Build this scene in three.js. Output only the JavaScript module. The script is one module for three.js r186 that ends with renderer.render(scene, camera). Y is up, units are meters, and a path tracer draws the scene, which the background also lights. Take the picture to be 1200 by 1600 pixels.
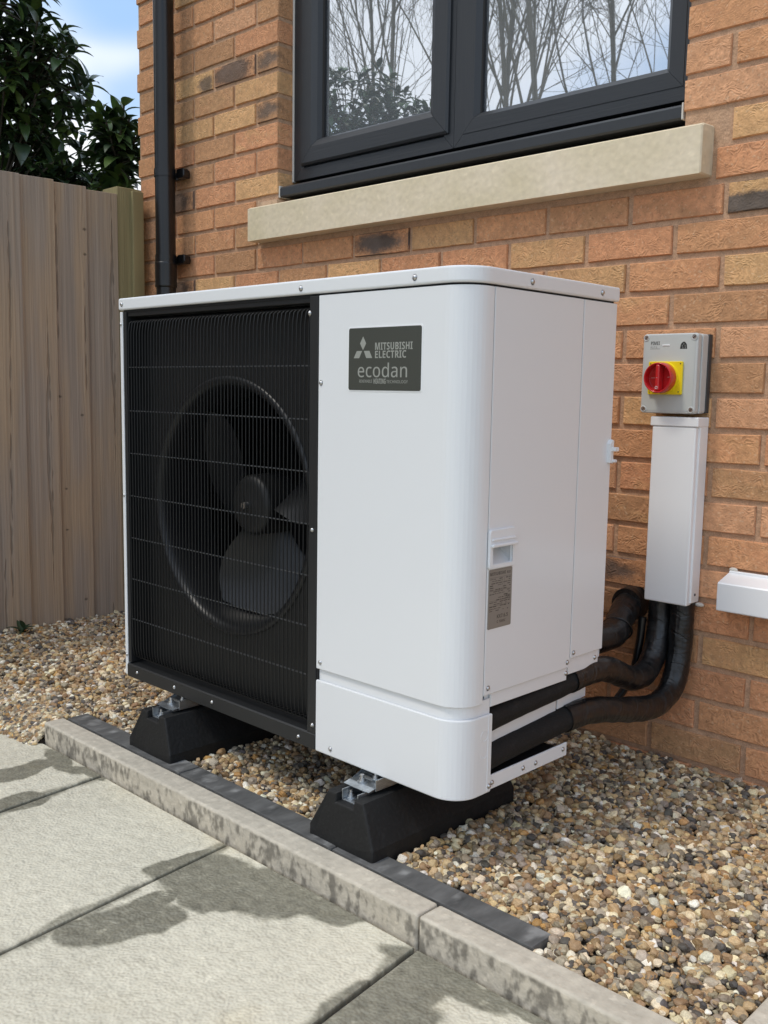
import * as THREE from 'three';
import { RoundedBoxGeometry } from 'three/addons/geometries/RoundedBoxGeometry.js';
import { mergeGeometries } from 'three/addons/utils/BufferGeometryUtils.js';
import { ImprovedNoise } from 'three/addons/math/ImprovedNoise.js';

// ------------------------------------------------------------------ camera, sky, sun, exposure
const scene = new THREE.Scene();
const camera = new THREE.PerspectiveCamera(55.49, 0.75, 0.05, 400);
camera.position.set(0.961, 0.823, 2.011);
camera.rotation.set(-0.1236, 0.7684, 0.0166, 'YXZ');
const renderer = new THREE.WebGLRenderer({ antialias: true });
renderer.toneMapping = THREE.LinearToneMapping;
renderer.toneMappingExposure = 1.12;
renderer.shadowMap.enabled = true;

const perlin = new ImprovedNoise();
const N3 = (x, y, z = 0) => perlin.noise(x, y, z);
function fbm(x, y, z = 0, o = 4) { let s = 0, a = 0.5, f = 1; for (let i = 0; i < o; i++) { s += a * N3(x * f, y * f, z * f + i * 7.3); a *= 0.5; f *= 2.03; } return s; }
const sstep = (a, b, x) => { const t = Math.min(1, Math.max(0, (x - a) / (b - a))); return t * t * (3 - 2 * t); };
const clamp = (x, a = 0, b = 1) => Math.min(b, Math.max(a, x));
const lerp = (a, b, t) => a + (b - a) * t;
function rng(seed) { let a = seed >>> 0; return () => { a = (a + 0x6D2B79F5) >>> 0; let t = a; t = Math.imul(t ^ (t >>> 15), t | 1); t ^= t + Math.imul(t ^ (t >>> 7), t | 61); return ((t ^ (t >>> 14)) >>> 0) / 4294967296; }; }

{ // sky: thin broken white cloud over blue
  const W = 1024, H = 512, d = new Float32Array(W * H * 4);
  for (let j = 0; j < H; j++) for (let i = 0; i < W; i++) {
    const el = (j + 0.5) / H * Math.PI - Math.PI / 2, az = ((i + 0.5) / W - 0.5) * 2 * Math.PI;
    const y = Math.sin(el), c = Math.cos(el), x = Math.cos(az) * c, z = Math.sin(az) * c;
    const k = 1 / (Math.max(y, 0) + 0.22);
    const n = fbm(x * k * 1.1 + 3.1, z * k * 1.1 - 1.7, 0.4, 5) + 0.25 * fbm(x * k * 4 + 9, z * k * 4, 2.2, 3);
    let cl = sstep(-0.22, 0.26, n + 0.02) * 0.82 + 0.1;
    const hz = Math.exp(-Math.max(y, 0) * 7.0); cl = Math.max(cl, hz * 0.95);
    const thick = 0.9 + 0.24 * fbm(x * k * 2.2 - 5, z * k * 2.2 + 8, 5, 3);
    const ov = (1 + 0.85 * Math.max(y, 0)) * thick, b = [0.30, 0.53, 0.87], w = [1.0 * ov, 1.0 * ov, 1.01 * ov];
    const o = (j * W + i) * 4, below = sstep(0, -0.05, y);
    for (let q = 0; q < 3; q++) d[o + q] = lerp(lerp(b[q], w[q], cl), [0.16, 0.15, 0.12][q], below);
    d[o + 3] = 1;
  }
  const t = new THREE.DataTexture(d, W, H, THREE.RGBAFormat, THREE.FloatType);
  t.mapping = THREE.EquirectangularReflectionMapping; t.magFilter = t.minFilter = THREE.LinearFilter; t.wrapS = THREE.RepeatWrapping; t.needsUpdate = true;
  scene.background = t; scene.environment = t;
}
const sun = new THREE.DirectionalLight(new THREE.Color(1, 0.93, 0.82), 1.35);
sun.position.set(-2.7, 8.6, 4.6); sun.target.position.set(-0.6, 0.5, 0.4);
sun.castShadow = true; sun.shadow.radius = 20; sun.shadow.mapSize.set(2048, 2048);
Object.assign(sun.shadow.camera, { left: -6, right: 6, top: 6, bottom: -6, near: 0.5, far: 30 });
sun.name = 'sun'; scene.add(sun, sun.target);

// ------------------------------------------------------------------ helpers
const taken = {};
function numbered(n) { const k = taken[n] = (taken[n] ?? -1) + 1; return k ? `${n}_${String(k).padStart(3, '0')}` : n; }
function tag(o, label, category, group, kind) { o.name = numbered(o.name); Object.assign(o.userData, { label, category }); if (group) o.userData.group = group; if (kind) o.userData.kind = kind; return o; }
function mesh(name, geo, mat, parent) { const m = new THREE.Mesh(geo, mat); m.name = name; m.castShadow = m.receiveShadow = true; (parent ?? scene).add(m); return m; }
function thing(name, label, category, pos = [0, 0, 0], group) { const g = new THREE.Group(); g.name = name; g.position.set(...pos); tag(g, label, category, group); scene.add(g); return g; }
function sub(name, parent) { const g = new THREE.Group(); g.name = name; parent.add(g); return g; }
function struct(name, geo, mat, label, category) { const m = mesh(name, geo, mat); tag(m, label, category); m.userData.kind = 'structure'; return m; }
const box = (x0, x1, y0, y1, z0, z1, r = 0.0015, s = 1) => {
  const w = x1 - x0, h = y1 - y0, d = z1 - z0, rr = Math.min(r, w / 2.2, h / 2.2, d / 2.2);
  return new RoundedBoxGeometry(w, h, d, s, rr).translate((x0 + x1) / 2, (y0 + y1) / 2, (z0 + z1) / 2);
};
// plan outline of [x, z] points raised from y0 to y1
function planUp(pts, y0, y1, bevel = 0.0012, seg = 1, hole) {
  const s = new THREE.Shape(pts.map(([x, z]) => new THREE.Vector2(x, -z)));
  if (hole) s.holes.push(new THREE.Path(hole.map(([x, z]) => new THREE.Vector2(x, -z))));
  const g = new THREE.ExtrudeGeometry(s, { depth: y1 - y0 - 2 * bevel, bevelEnabled: bevel > 0, bevelSize: bevel, bevelThickness: bevel, bevelOffset: -bevel, bevelSegments: seg, curveSegments: 8, steps: 1 });
  return g.rotateX(-Math.PI / 2).translate(0, y0 + bevel, 0);
}
// [z, y] outline pushed out along x from x0 to x1
function sideOut(pts, x0, x1, bevel = 0.001, holes = []) {
  const s = new THREE.Shape(pts.map(([z, y]) => new THREE.Vector2(-z, y)));
  for (const h of holes) s.holes.push(new THREE.Path(h.map(([z, y]) => new THREE.Vector2(-z, y))));
  const g = new THREE.ExtrudeGeometry(s, { depth: x1 - x0 - 2 * bevel, bevelEnabled: bevel > 0, bevelSize: bevel, bevelThickness: bevel, bevelOffset: -bevel, bevelSegments: 1 });
  return g.rotateY(Math.PI / 2).translate(x0 + bevel, 0, 0);
}
// [x, y] outline pushed out along z
function frontOut(shape, z0, z1, bevel = 0.001, curveSegments = 24, bs = 1) {
  const g = new THREE.ExtrudeGeometry(shape, { depth: z1 - z0 - 2 * bevel, bevelEnabled: bevel > 0, bevelSize: bevel, bevelThickness: bevel, bevelOffset: -bevel, bevelSegments: bs, curveSegments });
  return g.translate(0, 0, z0 + bevel);
}
const shapeOf = pts => new THREE.Shape(pts.map(p => new THREE.Vector2(...p)));
function rrect(x0, x1, y0, y1, r, seg = 5) { const o = []; for (const [cx, cy, a] of [[x1 - r, y1 - r, 0], [x0 + r, y1 - r, 90], [x0 + r, y0 + r, 180], [x1 - r, y0 + r, 270]]) for (let i = 0; i <= seg; i++) { const t = (a + 90 * i / seg) * Math.PI / 180; o.push([cx + r * Math.cos(t), cy + r * Math.sin(t)]); } return o; }
function uvMetres(g, s = 1) { // box-projected uv in metres
  const q = g.index ? g.toNonIndexed() : g; q.computeVertexNormals; const p = q.attributes.position, n = q.attributes.normal, uv = new Float32Array(p.count * 2);
  for (let i = 0; i < p.count; i++) {
    const ax = Math.abs(n.getX(i)), ay = Math.abs(n.getY(i)), az = Math.abs(n.getZ(i));
    let u, v; if (ay >= ax && ay >= az) { u = p.getX(i); v = p.getZ(i); } else if (ax >= az) { u = p.getZ(i); v = p.getY(i); } else { u = p.getX(i); v = p.getY(i); }
    uv[2 * i] = u * s; uv[2 * i + 1] = v * s;
  }
  q.setAttribute('uv', new THREE.BufferAttribute(uv, 2)); return q;
}
const toS = c => c <= 0.0031308 ? 12.92 * c : 1.055 * Math.pow(c, 1 / 2.4) - 0.055;
// texture from fn(u, v, x, y) -> [r, g, b] linear; colour maps are stored as sRGB bytes
function tex(W, H, fn, color = true) {
  const d = new Uint8Array(W * H * 4);
  for (let j = 0; j < H; j++) for (let i = 0; i < W; i++) {
    const c = fn((i + 0.5) / W, (j + 0.5) / H, i, j), o = (j * W + i) * 4;
    if (color) for (let q = 0; q < 3; q++) d[o + q] = clamp(toS(clamp(c[q]))) * 255; else { const v = clamp(typeof c === 'number' ? c : c[0]) * 255; d[o] = d[o + 1] = d[o + 2] = v; }
    d[o + 3] = 255;
  }
  const t = new THREE.DataTexture(d, W, H); t.wrapS = t.wrapT = THREE.RepeatWrapping; t.magFilter = THREE.LinearFilter; t.minFilter = THREE.LinearMipmapLinearFilter; t.generateMipmaps = true;
  if (color) t.colorSpace = THREE.SRGBColorSpace; t.needsUpdate = true; return t;
}
const rgb = (r, g, b) => new THREE.Color().setRGB(r, g, b);
const std = o => new THREE.MeshStandardMaterial(o);
const phys = o => new THREE.MeshPhysicalMaterial(o);
const tubeAlong = (pts, r, seg, rad, closed = false) => new THREE.TubeGeometry(new THREE.CatmullRomCurve3(pts.map(p => new THREE.Vector3(...p)), closed, 'centripetal'), seg, r, rad, closed);

// ------------------------------------------------------------------ materials
const grainBump = tex(256, 256, (u, v) => 0.5 + 0.5 * (0.6 * N3(u * 5, v * 70, 1) + 0.5 * N3(u * 11, v * 128, 4)), false);
const speck = tex(256, 256, (u, v) => { const n = 0.86 + 0.28 * fbm(u * 14, v * 14, 3, 4); return [n, n, n]; });
const fineBump = tex(256, 256, (u, v) => 0.5 + 0.7 * fbm(u * 40, v * 40, 9, 3), false);
const scuff = tex(512, 512, (u, v) => { const n = sstep(0.12, 0.5, fbm(u * 9, v * 9, 2, 5)) * 0.6 + 0.3 * sstep(0.25, 0.4, N3(u * 60, v * 60, 3)); const b = 0.005 + 0.014 * n; return [b, b, b * 1.02]; });
const M = {
  white: phys({ color: rgb(0.80, 0.815, 0.83), roughness: 0.42, clearcoat: 0.35, clearcoatRoughness: 0.16 }),
  whiteIn: std({ color: rgb(0.7, 0.71, 0.72), roughness: 0.5 }),
  pvc: phys({ color: rgb(0.87, 0.88, 0.89), roughness: 0.38, clearcoat: 0.25, clearcoatRoughness: 0.25 }),
  black: std({ color: rgb(0.0065, 0.007, 0.0075), roughness: 0.5 }),
  blackMatt: std({ color: rgb(0.007, 0.007, 0.008), roughness: 0.75 }),
  wire: std({ color: rgb(0.006, 0.0065, 0.007), roughness: 0.4 }), cross: std({ color: rgb(0.07, 0.072, 0.075), roughness: 0.32 }),
  rim: std({ color: rgb(0.010, 0.0105, 0.012), roughness: 0.38 }),
  blade: std({ color: rgb(0.016, 0.0165, 0.018), roughness: 0.34 }),
  bar: std({ color: rgb(0.013, 0.0138, 0.015), roughness: 0.48 }),
  rubber: std({ map: scuff, roughness: 0.72, bumpMap: fineBump, bumpScale: 0.0009 }),
  steel: std({ color: rgb(0.55, 0.55, 0.55), metalness: 1, roughness: 0.3 }),
  galv: std({ color: rgb(0.62, 0.66, 0.69), metalness: 0.95, roughness: 0.36, map: tex(256, 256, (u, v) => { const n = 0.8 + 0.35 * N3(u * 18, v * 18, 2) + 0.1 * N3(u * 70, v * 70, 1); return [n, n, n]; }), bumpMap: fineBump, bumpScale: 0.0003 }),
  frame: std({ color: rgb(0.028, 0.031, 0.036), roughness: 0.42, bumpMap: grainBump, bumpScale: 0.0005 }),
  gasket: std({ color: rgb(0.006, 0.006, 0.007), roughness: 0.7 }),
  seal: std({ color: rgb(0.62, 0.58, 0.52), roughness: 0.7 }),
  pipe: phys({ color: rgb(0.004, 0.0042, 0.0048), roughness: 0.3, clearcoat: 0.1, clearcoatRoughness: 0.2 }),
  boxGrey: phys({ color: rgb(0.55, 0.57, 0.56), roughness: 0.42, clearcoat: 0.15, clearcoatRoughness: 0.3 }),
  red: phys({ color: rgb(0.55, 0.012, 0.016), roughness: 0.34, clearcoat: 0.3 }),
  yellow: phys({ color: rgb(0.86, 0.66, 0.01), roughness: 0.4, clearcoat: 0.2 }),
  dark: std({ color: rgb(0.05, 0.05, 0.05), roughness: 0.5 }),
};

// ------------------------------------------------------------------ ground
const grassTex = tex(512, 512, (u, v) => { const n = fbm(u * 30, v * 30, 1, 4); return [0.055 + 0.05 * n, 0.085 + 0.06 * n, 0.03 + 0.02 * n]; });
{
  const g = new THREE.PlaneGeometry(300, 300).rotateX(-Math.PI / 2).translate(0, -0.075, 0); const m = std({ map: grassTex, roughness: 1 });
  const uv = g.attributes.uv; for (let i = 0; i < uv.count; i++) uv.setXY(i, uv.getX(i) * 150, uv.getY(i) * 150);
  struct('ground', g, m, 'rough green lawn ground reaching away behind the patio', 'ground');
  const soil = std({ map: tex(512, 512, (u, v) => { const n = fbm(u * 40, v * 40, 6, 4); return [0.06 + 0.05 * n, 0.048 + 0.04 * n, 0.036 + 0.03 * n]; }), roughness: 1 });
  struct('gravel_bed', uvMetres(box(-2.25, 3.2, -0.3, -0.016, -0.05, 0.872, 0.001), 2), soil, 'dark soil bed beneath the gravel along the house wall', 'ground');
  struct('gravel_area', uvMetres(box(0.53, 3.2, -0.02, -0.013, 0.0, 0.871, 0.001), 2), std({ map: tex(512, 512, (u, v) => { const n = 1 + 1.1 * fbm(u * 50, v * 50, 6, 3) + 0.7 * N3(u * 160, v * 160, 2); return [0.25 * n, 0.205 * n, 0.14 * n]; }), roughness: 1, bumpMap: fineBump, bumpScale: 0.006 }), 'gravel continuing along the wall beyond the right edge', 'ground');
  struct('gravel_bed', uvMetres(planUp([[-2.25, 0.874], [-1.246, 0.874], [-1.246, 0.935], [-2.25, 1.08]], -0.3, -0.045, 0.001), 2), soil, 'dark soil edge beneath the gravel left of the kerb end', 'ground');
  struct('joint_bed', uvMetres(planUp([[-2.6, 1.13], [-1.23, 0.94], [-1.23, 0.93], [3.2, 0.93], [3.2, 4.2], [-2.6, 4.2]], -0.3, -0.0595, 0.001), 2),
    std({ map: tex(256, 256, (u, v) => { const n = fbm(u * 60, v * 60, 6, 3); return [0.10 + 0.1 * n, 0.09 + 0.09 * n, 0.075 + 0.07 * n]; }), roughness: 1 }), 'dark mortar bed in the joints of the paving', 'paving');
}

// paving slabs: riven grey-buff stone with damp patches
{
  const X0 = -1.75, XW = 2.4, Z0 = 0.9, ZW = 1.2, W = 2048, H = 1024;
  const blobs = [ // x, z, rx, rz, turn: damp patches copied from the photograph
    [-0.385, 1.225, 0.062, 0.11, 0.25], [-0.41, 1.15, 0.03, 0.06, 0.2], [-0.425, 1.035, 0.10, 0.085, -0.4], [-0.35, 1.04, 0.075, 0.09, 0.1], [-0.29, 0.985, 0.10, 0.085, -0.3], [-0.19, 0.95, 0.085, 0.05, -0.2], [-0.495, 1.03, 0.018, 0.08, 0.1],
    [-1.105, 1.045, 0.045, 0.10, -0.1], [-0.95, 1.13, 0.045, 0.07, 0.15], [-1.09, 0.955, 0.10, 0.028, 0.1], [-0.98, 0.94, 0.06, 0.02, 0], [0.06, 1.05, 0.055, 0.2, 0.1], [0.09, 0.955, 0.12, 0.04, 0], [0.10, 1.16, 0.09, 0.14, 0], [0.3, 0.94, 0.15, 0.02, 0], [-0.16, 1.52, 0.1, 0.1, 0],
  ];
  const wet = (x, z) => {
    const n = 0.035 * fbm(x * 9, z * 9, 3, 4), n2 = 0.4 * fbm(x * 26, z * 26, 8, 3); let s = -1;
    for (const [bx, bz, rx, rz, t] of blobs) { const dx = x - bx + n, dz = z - bz - n, c = Math.cos(t), q = Math.sin(t); s = Math.max(s, 1 - Math.hypot((dx * c + dz * q) / rx, (dz * c - dx * q) / rz)); }
    return sstep(-0.06, 0.16, s + n2 * 0.7);
  };
  const joints = [-1.435, -0.955, -0.488, 0.004, 0.49];
  const nearJoint = (x, z) => { let d = 9; for (const j of joints) d = Math.min(d, Math.abs(x - (j + 0.11 * (z - 0.94)))); return d; };
  const h = (x, z) => 0.5 + 0.55 * fbm(x * 7, z * 7, 1, 3) + 0.5 * fbm(x * 34, z * 34, 5, 4) + 0.16 * N3(x * 190, z * 190, 2);
  const wetA = new Float32Array(W * H);
  const map = tex(W, H, (u, v, i, j) => {
    const x = X0 + u * XW, z = Z0 + v * ZW; let w = wet(x, z); w = Math.max(w, 0.8 * sstep(0.022, 0.006, nearJoint(x, z) + 0.03 * fbm(x * 14, z * 14, 4, 3))); wetA[j * W + i] = w;
    const a = fbm(x * 4, z * 4, 2, 4), b = fbm(x * 60, z * 60, 7, 3), f = N3(x * 230, z * 230, 3); const pale = sstep(0.3, 0.55, fbm(x * 40, z * 40, 12, 3) + 0.5 * fbm(x * 6, z * 6, 4, 2));
    let l = 0.63 + 0.10 * a + 0.16 * b + 0.06 * f + 0.14 * pale; let c = [l * 1.04, l * 0.97, l * 0.775];
    const rusty = sstep(0.18, 0.45, fbm(x * 5 + 4, z * 5, 9, 3)); c[0] += 0.02 * rusty; c[2] -= 0.03 * rusty;
    const k = lerp(1, 0.36 + 0.1 * b + 0.12 * pale, w); return [c[0] * k, c[1] * k, c[2] * k * lerp(1, 0.95, w)];
  });
  const rough = tex(W / 2, H / 2, (u, v, i, j) => lerp(0.88, 0.5, wetA[(j * 2) * W + i * 2]) + 0.08 * N3(u * 300, v * 150, 1), false);
  const bump = tex(W, H, (u, v) => h(X0 + u * XW, Z0 + v * ZW), false);
  for (const t of [map, rough, bump]) t.wrapS = t.wrapT = THREE.MirroredRepeatWrapping;
  const m = std({ map, roughnessMap: rough, roughness: 1, bumpMap: bump, bumpScale: 0.0075 });
  const sl = 0.11, gap = 0.004, R = rng(5);
  const labels = ['buff paving slab left of the kerb start, with two damp patches', 'wide pale dry buff paving slab beside the kerb', 'pale buff paving slab with a large dark wet stain along the kerb', 'olive damp paving slab at the bottom edge by the kerb joint', 'buff paving slab at the bottom right beside the kerb'];
  let li = 0;
  for (let row = 0; row < 3; row++) for (let k = -1; k < 6; k++) {
    const jx = (q, z) => (q < 0 ? -1.915 : q < 5 ? joints[q] : 0.49 + 0.48 * (q - 4)) + sl * (z - 0.94);
    const zt = row === 0 ? 0.931 : 0.94 + 0.92 * row, zb = 0.94 + 0.92 * (row + 1) - 2 * gap;
    const za = x => row === 0 ? (x < -1.235 ? 0.94 + 0.14 * (-1.235 - x) : zt) : zt - sl * (x + 0.4), zz = x => zb - sl * (x + 0.4);
    const xa0 = jx(k, zt) + gap, xa1 = jx(k + 1, zt) - gap, xb0 = jx(k, zb) + gap, xb1 = jx(k + 1, zb) - gap;
    const pts = [[xa0, za(xa0)]]; if (row === 0 && xa0 < -1.235 && xa1 > -1.235) pts.push([-1.25, 0.942], [-1.235, 0.931]);
    pts.push([xa1, za(xa1)], [xb1, zz(xb1)], [xb0, zz(xb0)]);
    const g = planUp(pts, -0.09, -0.05 + (R() - 0.5) * 0.002, 0.003, 2); const p = g.attributes.position, uv = g.attributes.uv;
    const off = row ? [R() * 2, R() * 2] : [0, 0];
    for (let i = 0; i < p.count; i++) uv.setXY(i, (p.getX(i) - X0) / XW + off[0], (p.getZ(i) - Z0) / ZW + off[1]);
    const s = mesh('paving_slab', g, m); const seen = row === 0 && k >= 0 && k < 5;
    tag(s, seen ? labels[k] : 'buff paving slab of the patio outside the picture', 'paving slab', seen ? 'paving slabs beside the kerb' : 'paving slabs behind the viewer'); s.userData.kind = 'structure';
  }
}

// concrete edging kerbs
{
  const W = 1024, H = 256; // u: 1.3 m along, v: 0.16 m round the profile, top first
  const f = (u, v) => { const x = u * 1.3, y = v * 0.16; return { a: fbm(x * 9, y * 9, 3, 4), b: fbm(x * 60, y * 60, 1, 4), st: 0.6 * fbm(x * 24, y * 14, 6, 4) + 0.7 * fbm(x * 75, y * 45, 2, 3), x, y }; };
  const map = tex(W, H, (u, v) => {
    const { a, b, st, y } = f(u, v); const face = sstep(0.056, 0.062, y);
    const grime = clamp(sstep(-0.1, 0.28, st + 0.35 * a) * (0.15 + 0.75 * face));
    const l = 0.55 + 0.12 * a + 0.13 * b + 0.1 * sstep(0.2, 0.4, fbm(u * 90, v * 12, 8, 3)); const k = lerp(1, 0.36, grime); return [l * k, l * 0.905 * k, l * 0.74 * k];
  });
  const bump = tex(W, H, (u, v) => { const { b, st } = f(u, v); return 0.5 + 0.6 * b + 0.2 * st; }, false);
  const m = std({ map, roughness: 0.92, bumpMap: bump, bumpScale: 0.003 });
  function kerb(x0, x1, z0, z1, label, du, along) {
    const g0 = along === 'x' ? box(x0, x1, -0.16, 0.001, z0, z1, 0.006, 3) : box(x0, x1, -0.16, 0.001, z0, z1, 0.006, 3); const g = g0.index ? g0.toNonIndexed() : g0;
    const p = g.attributes.position, uv = g.attributes.uv;
    for (let i = 0; i < p.count; i++) { const X = p.getX(i), Y = p.getY(i), Z = p.getZ(i); const l = along === 'x' ? X : Z, a = along === 'x' ? z1 - Z : x1 - X; uv.setXY(i, l / 1.3 + du, Y > -0.003 ? (0.055 - a) / 0.16 : (0.055 - Y) / 0.16); }
    tag(mesh('kerb', g, m), label, 'kerb', 'concrete edging kerbs');
  }
  kerb(-1.242, -0.0015, 0.872, 0.925, 'long weathered concrete edging kerb in front of the heat pump', 0.1, 'x');
  kerb(0.0015, 0.915, 0.872, 0.925, 'weathered concrete edging kerb right of the joint, beside open gravel', 0.63, 'x');
  kerb(0.477, 0.53, 0.0, 0.8685, 'concrete edging kerb end showing at the bottom right corner', 0.37, 'z');
  // slate strips behind the kerb
  const sm = std({ map: tex(512, 256, (u, v) => { const n = fbm(u * 14, v * 5, 3, 5), w = sstep(0.12, 0.4, fbm(u * 10, v * 6, 8, 4)); const l = 0.105 + 0.12 * n + 0.16 * w; return [l, l * 0.995, l * 0.97]; }), roughness: 0.8, bumpMap: tex(512, 256, (u, v) => 0.5 + 0.8 * fbm(u * 18, v * 8, 5, 5), false), bumpScale: 0.003 });
  const cuts = [-1.226, -0.74, -0.26, 0.182];
  const sl = ['dark slate strip behind the kerb, left length by the left rubber foot', 'dark slate strip behind the kerb between the two rubber feet', 'dark slate strip behind the kerb, right length ending in the gravel'];
  for (let i = 0; i < 3; i++) tag(mesh('slate_strip', uvMetres(box(cuts[i] + 0.001, cuts[i + 1] - 0.001, -0.03, 0.003 - i * 0.0007, 0.816, 0.8705, 0.003, 2), 2.1), sm), sl[i], 'slate strip', 'slate strips behind the kerb');
}

// gravel
{
  const R = rng(77), cols = [[0.85, 0.72, 0.49, 15], [0.62, 0.44, 0.235, 22], [0.36, 0.225, 0.115, 18], [0.33, 0.265, 0.185, 18], [0.12, 0.105, 0.09, 13], [0.60, 0.34, 0.12, 3], [0.93, 0.87, 0.72, 7], [0.50, 0.42, 0.315, 12]];
  const tot = cols.reduce((s, c) => s + c[3], 0);
  const geos = []; for (let k = 0; k < 5; k++) {
    const g = new THREE.IcosahedronGeometry(1, 2), p = g.attributes.position, v = new THREE.Vector3(), sx = 1 + 0.25 * R(), sy = 0.62 + 0.25 * R(), sz = 0.85 + 0.3 * R(), ang = k % 2;
    for (let i = 0; i < p.count; i++) { v.fromBufferAttribute(p, i).normalize(); let r = 1 + 0.32 * N3(v.x * 1.1 + k * 9, v.y * 1.1, v.z * 1.1) + 0.1 * N3(v.x * 3 + k * 5, v.y * 3, v.z * 3); if (ang) { const q = Math.max(Math.abs(v.x), Math.abs(v.y), Math.abs(v.z)); r *= lerp(1, 0.82 / q, 0.45); } p.setXYZ(i, v.x * r * sx, v.y * r * sy, v.z * r * sz); }
    g.computeVertexNormals(); geos.push(g);
  }
  const pm = std({ roughness: 0.6, map: tex(128, 128, (u, v) => { const n = 0.85 + 0.45 * fbm(u * 9, v * 9, 4, 3); return [n, n * 0.99, n * 0.97]; }) });
  const feet = [-0.877, -0.248], lists = [[], [], [], [], []], q = new THREE.Quaternion(), e = new THREE.Euler(), s = new THREE.Vector3(), c = new THREE.Color();
  const put = (x, z, y, r) => {
    const k = (R() * 5) | 0; e.set((R() - 0.5) * 1.3, R() * 6.28, (R() - 0.5) * 1.3); q.setFromEuler(e); s.setScalar(r);
    let t = R() * tot, i = 0; while (t > cols[i][3]) t -= cols[i++][3]; const b = 0.72 + 0.55 * R(); c.setRGB(cols[i][0] * b, cols[i][1] * b * (0.96 + 0.08 * R()), cols[i][2] * b * (0.92 + 0.16 * R()));
    lists[k].push([new THREE.Matrix4().compose(new THREE.Vector3(x, y, z), q, s), c.clone()]);
  };
  const hum = (x, z) => 0.009 * fbm(x * 5, z * 5, 2, 2) - 0.004;
  for (let n = 0; n < 60000; n++) {
    const x = -2.24 + 3.5 * R(), far = x > 0.62; if (far && R() < 0.6) continue;
    const z = 0.004 + 0.866 * R(); const r = 0.0039 + 0.0056 * Math.pow(R(), 1.7) + (R() < 0.03 ? 0.003 : 0);
    if (feet.some(f => Math.abs(x - f) < 0.084 && z > 0.44)) continue;
    if (z > 0.812 && x > -1.23 && x < 0.186) continue;
    if (x > 0.472 && x < 0.535) continue;
    put(x, z, hum(x, z) - 0.010 + 0.013 * R() * R() + (R() < 0.25 ? 0.003 : 0), r);
  }
  for (let n = 0; n < 5200; n++) { // slope down to the slabs left of the kerb
    const x = -2.24 + 1.0 * R(), zl = 0.945 + 0.14 * (-1.235 - x), z = 0.86 + (zl + 0.012 - 0.86) * R(), t = (z - 0.86) / (zl - 0.86); put(x, z, lerp(-0.004, -0.046, t * t) + 0.006 * R(), 0.0042 + 0.0045 * R());
  }
  const gg = new THREE.Group(); gg.name = 'gravel'; scene.add(gg); tag(gg, 'multicoloured rounded pea gravel spread along the house wall', 'gravel', null, 'stuff');
  geos.forEach((g, k) => {
    const im = new THREE.InstancedMesh(g, pm, lists[k].length); im.name = 'pebbles'; im.castShadow = im.receiveShadow = true; im.userData.kind = 'stuff';
    lists[k].forEach(([m, col], i) => { im.setMatrixAt(i, m); im.setColorAt(i, col); }); gg.add(im);
  });
}

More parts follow.
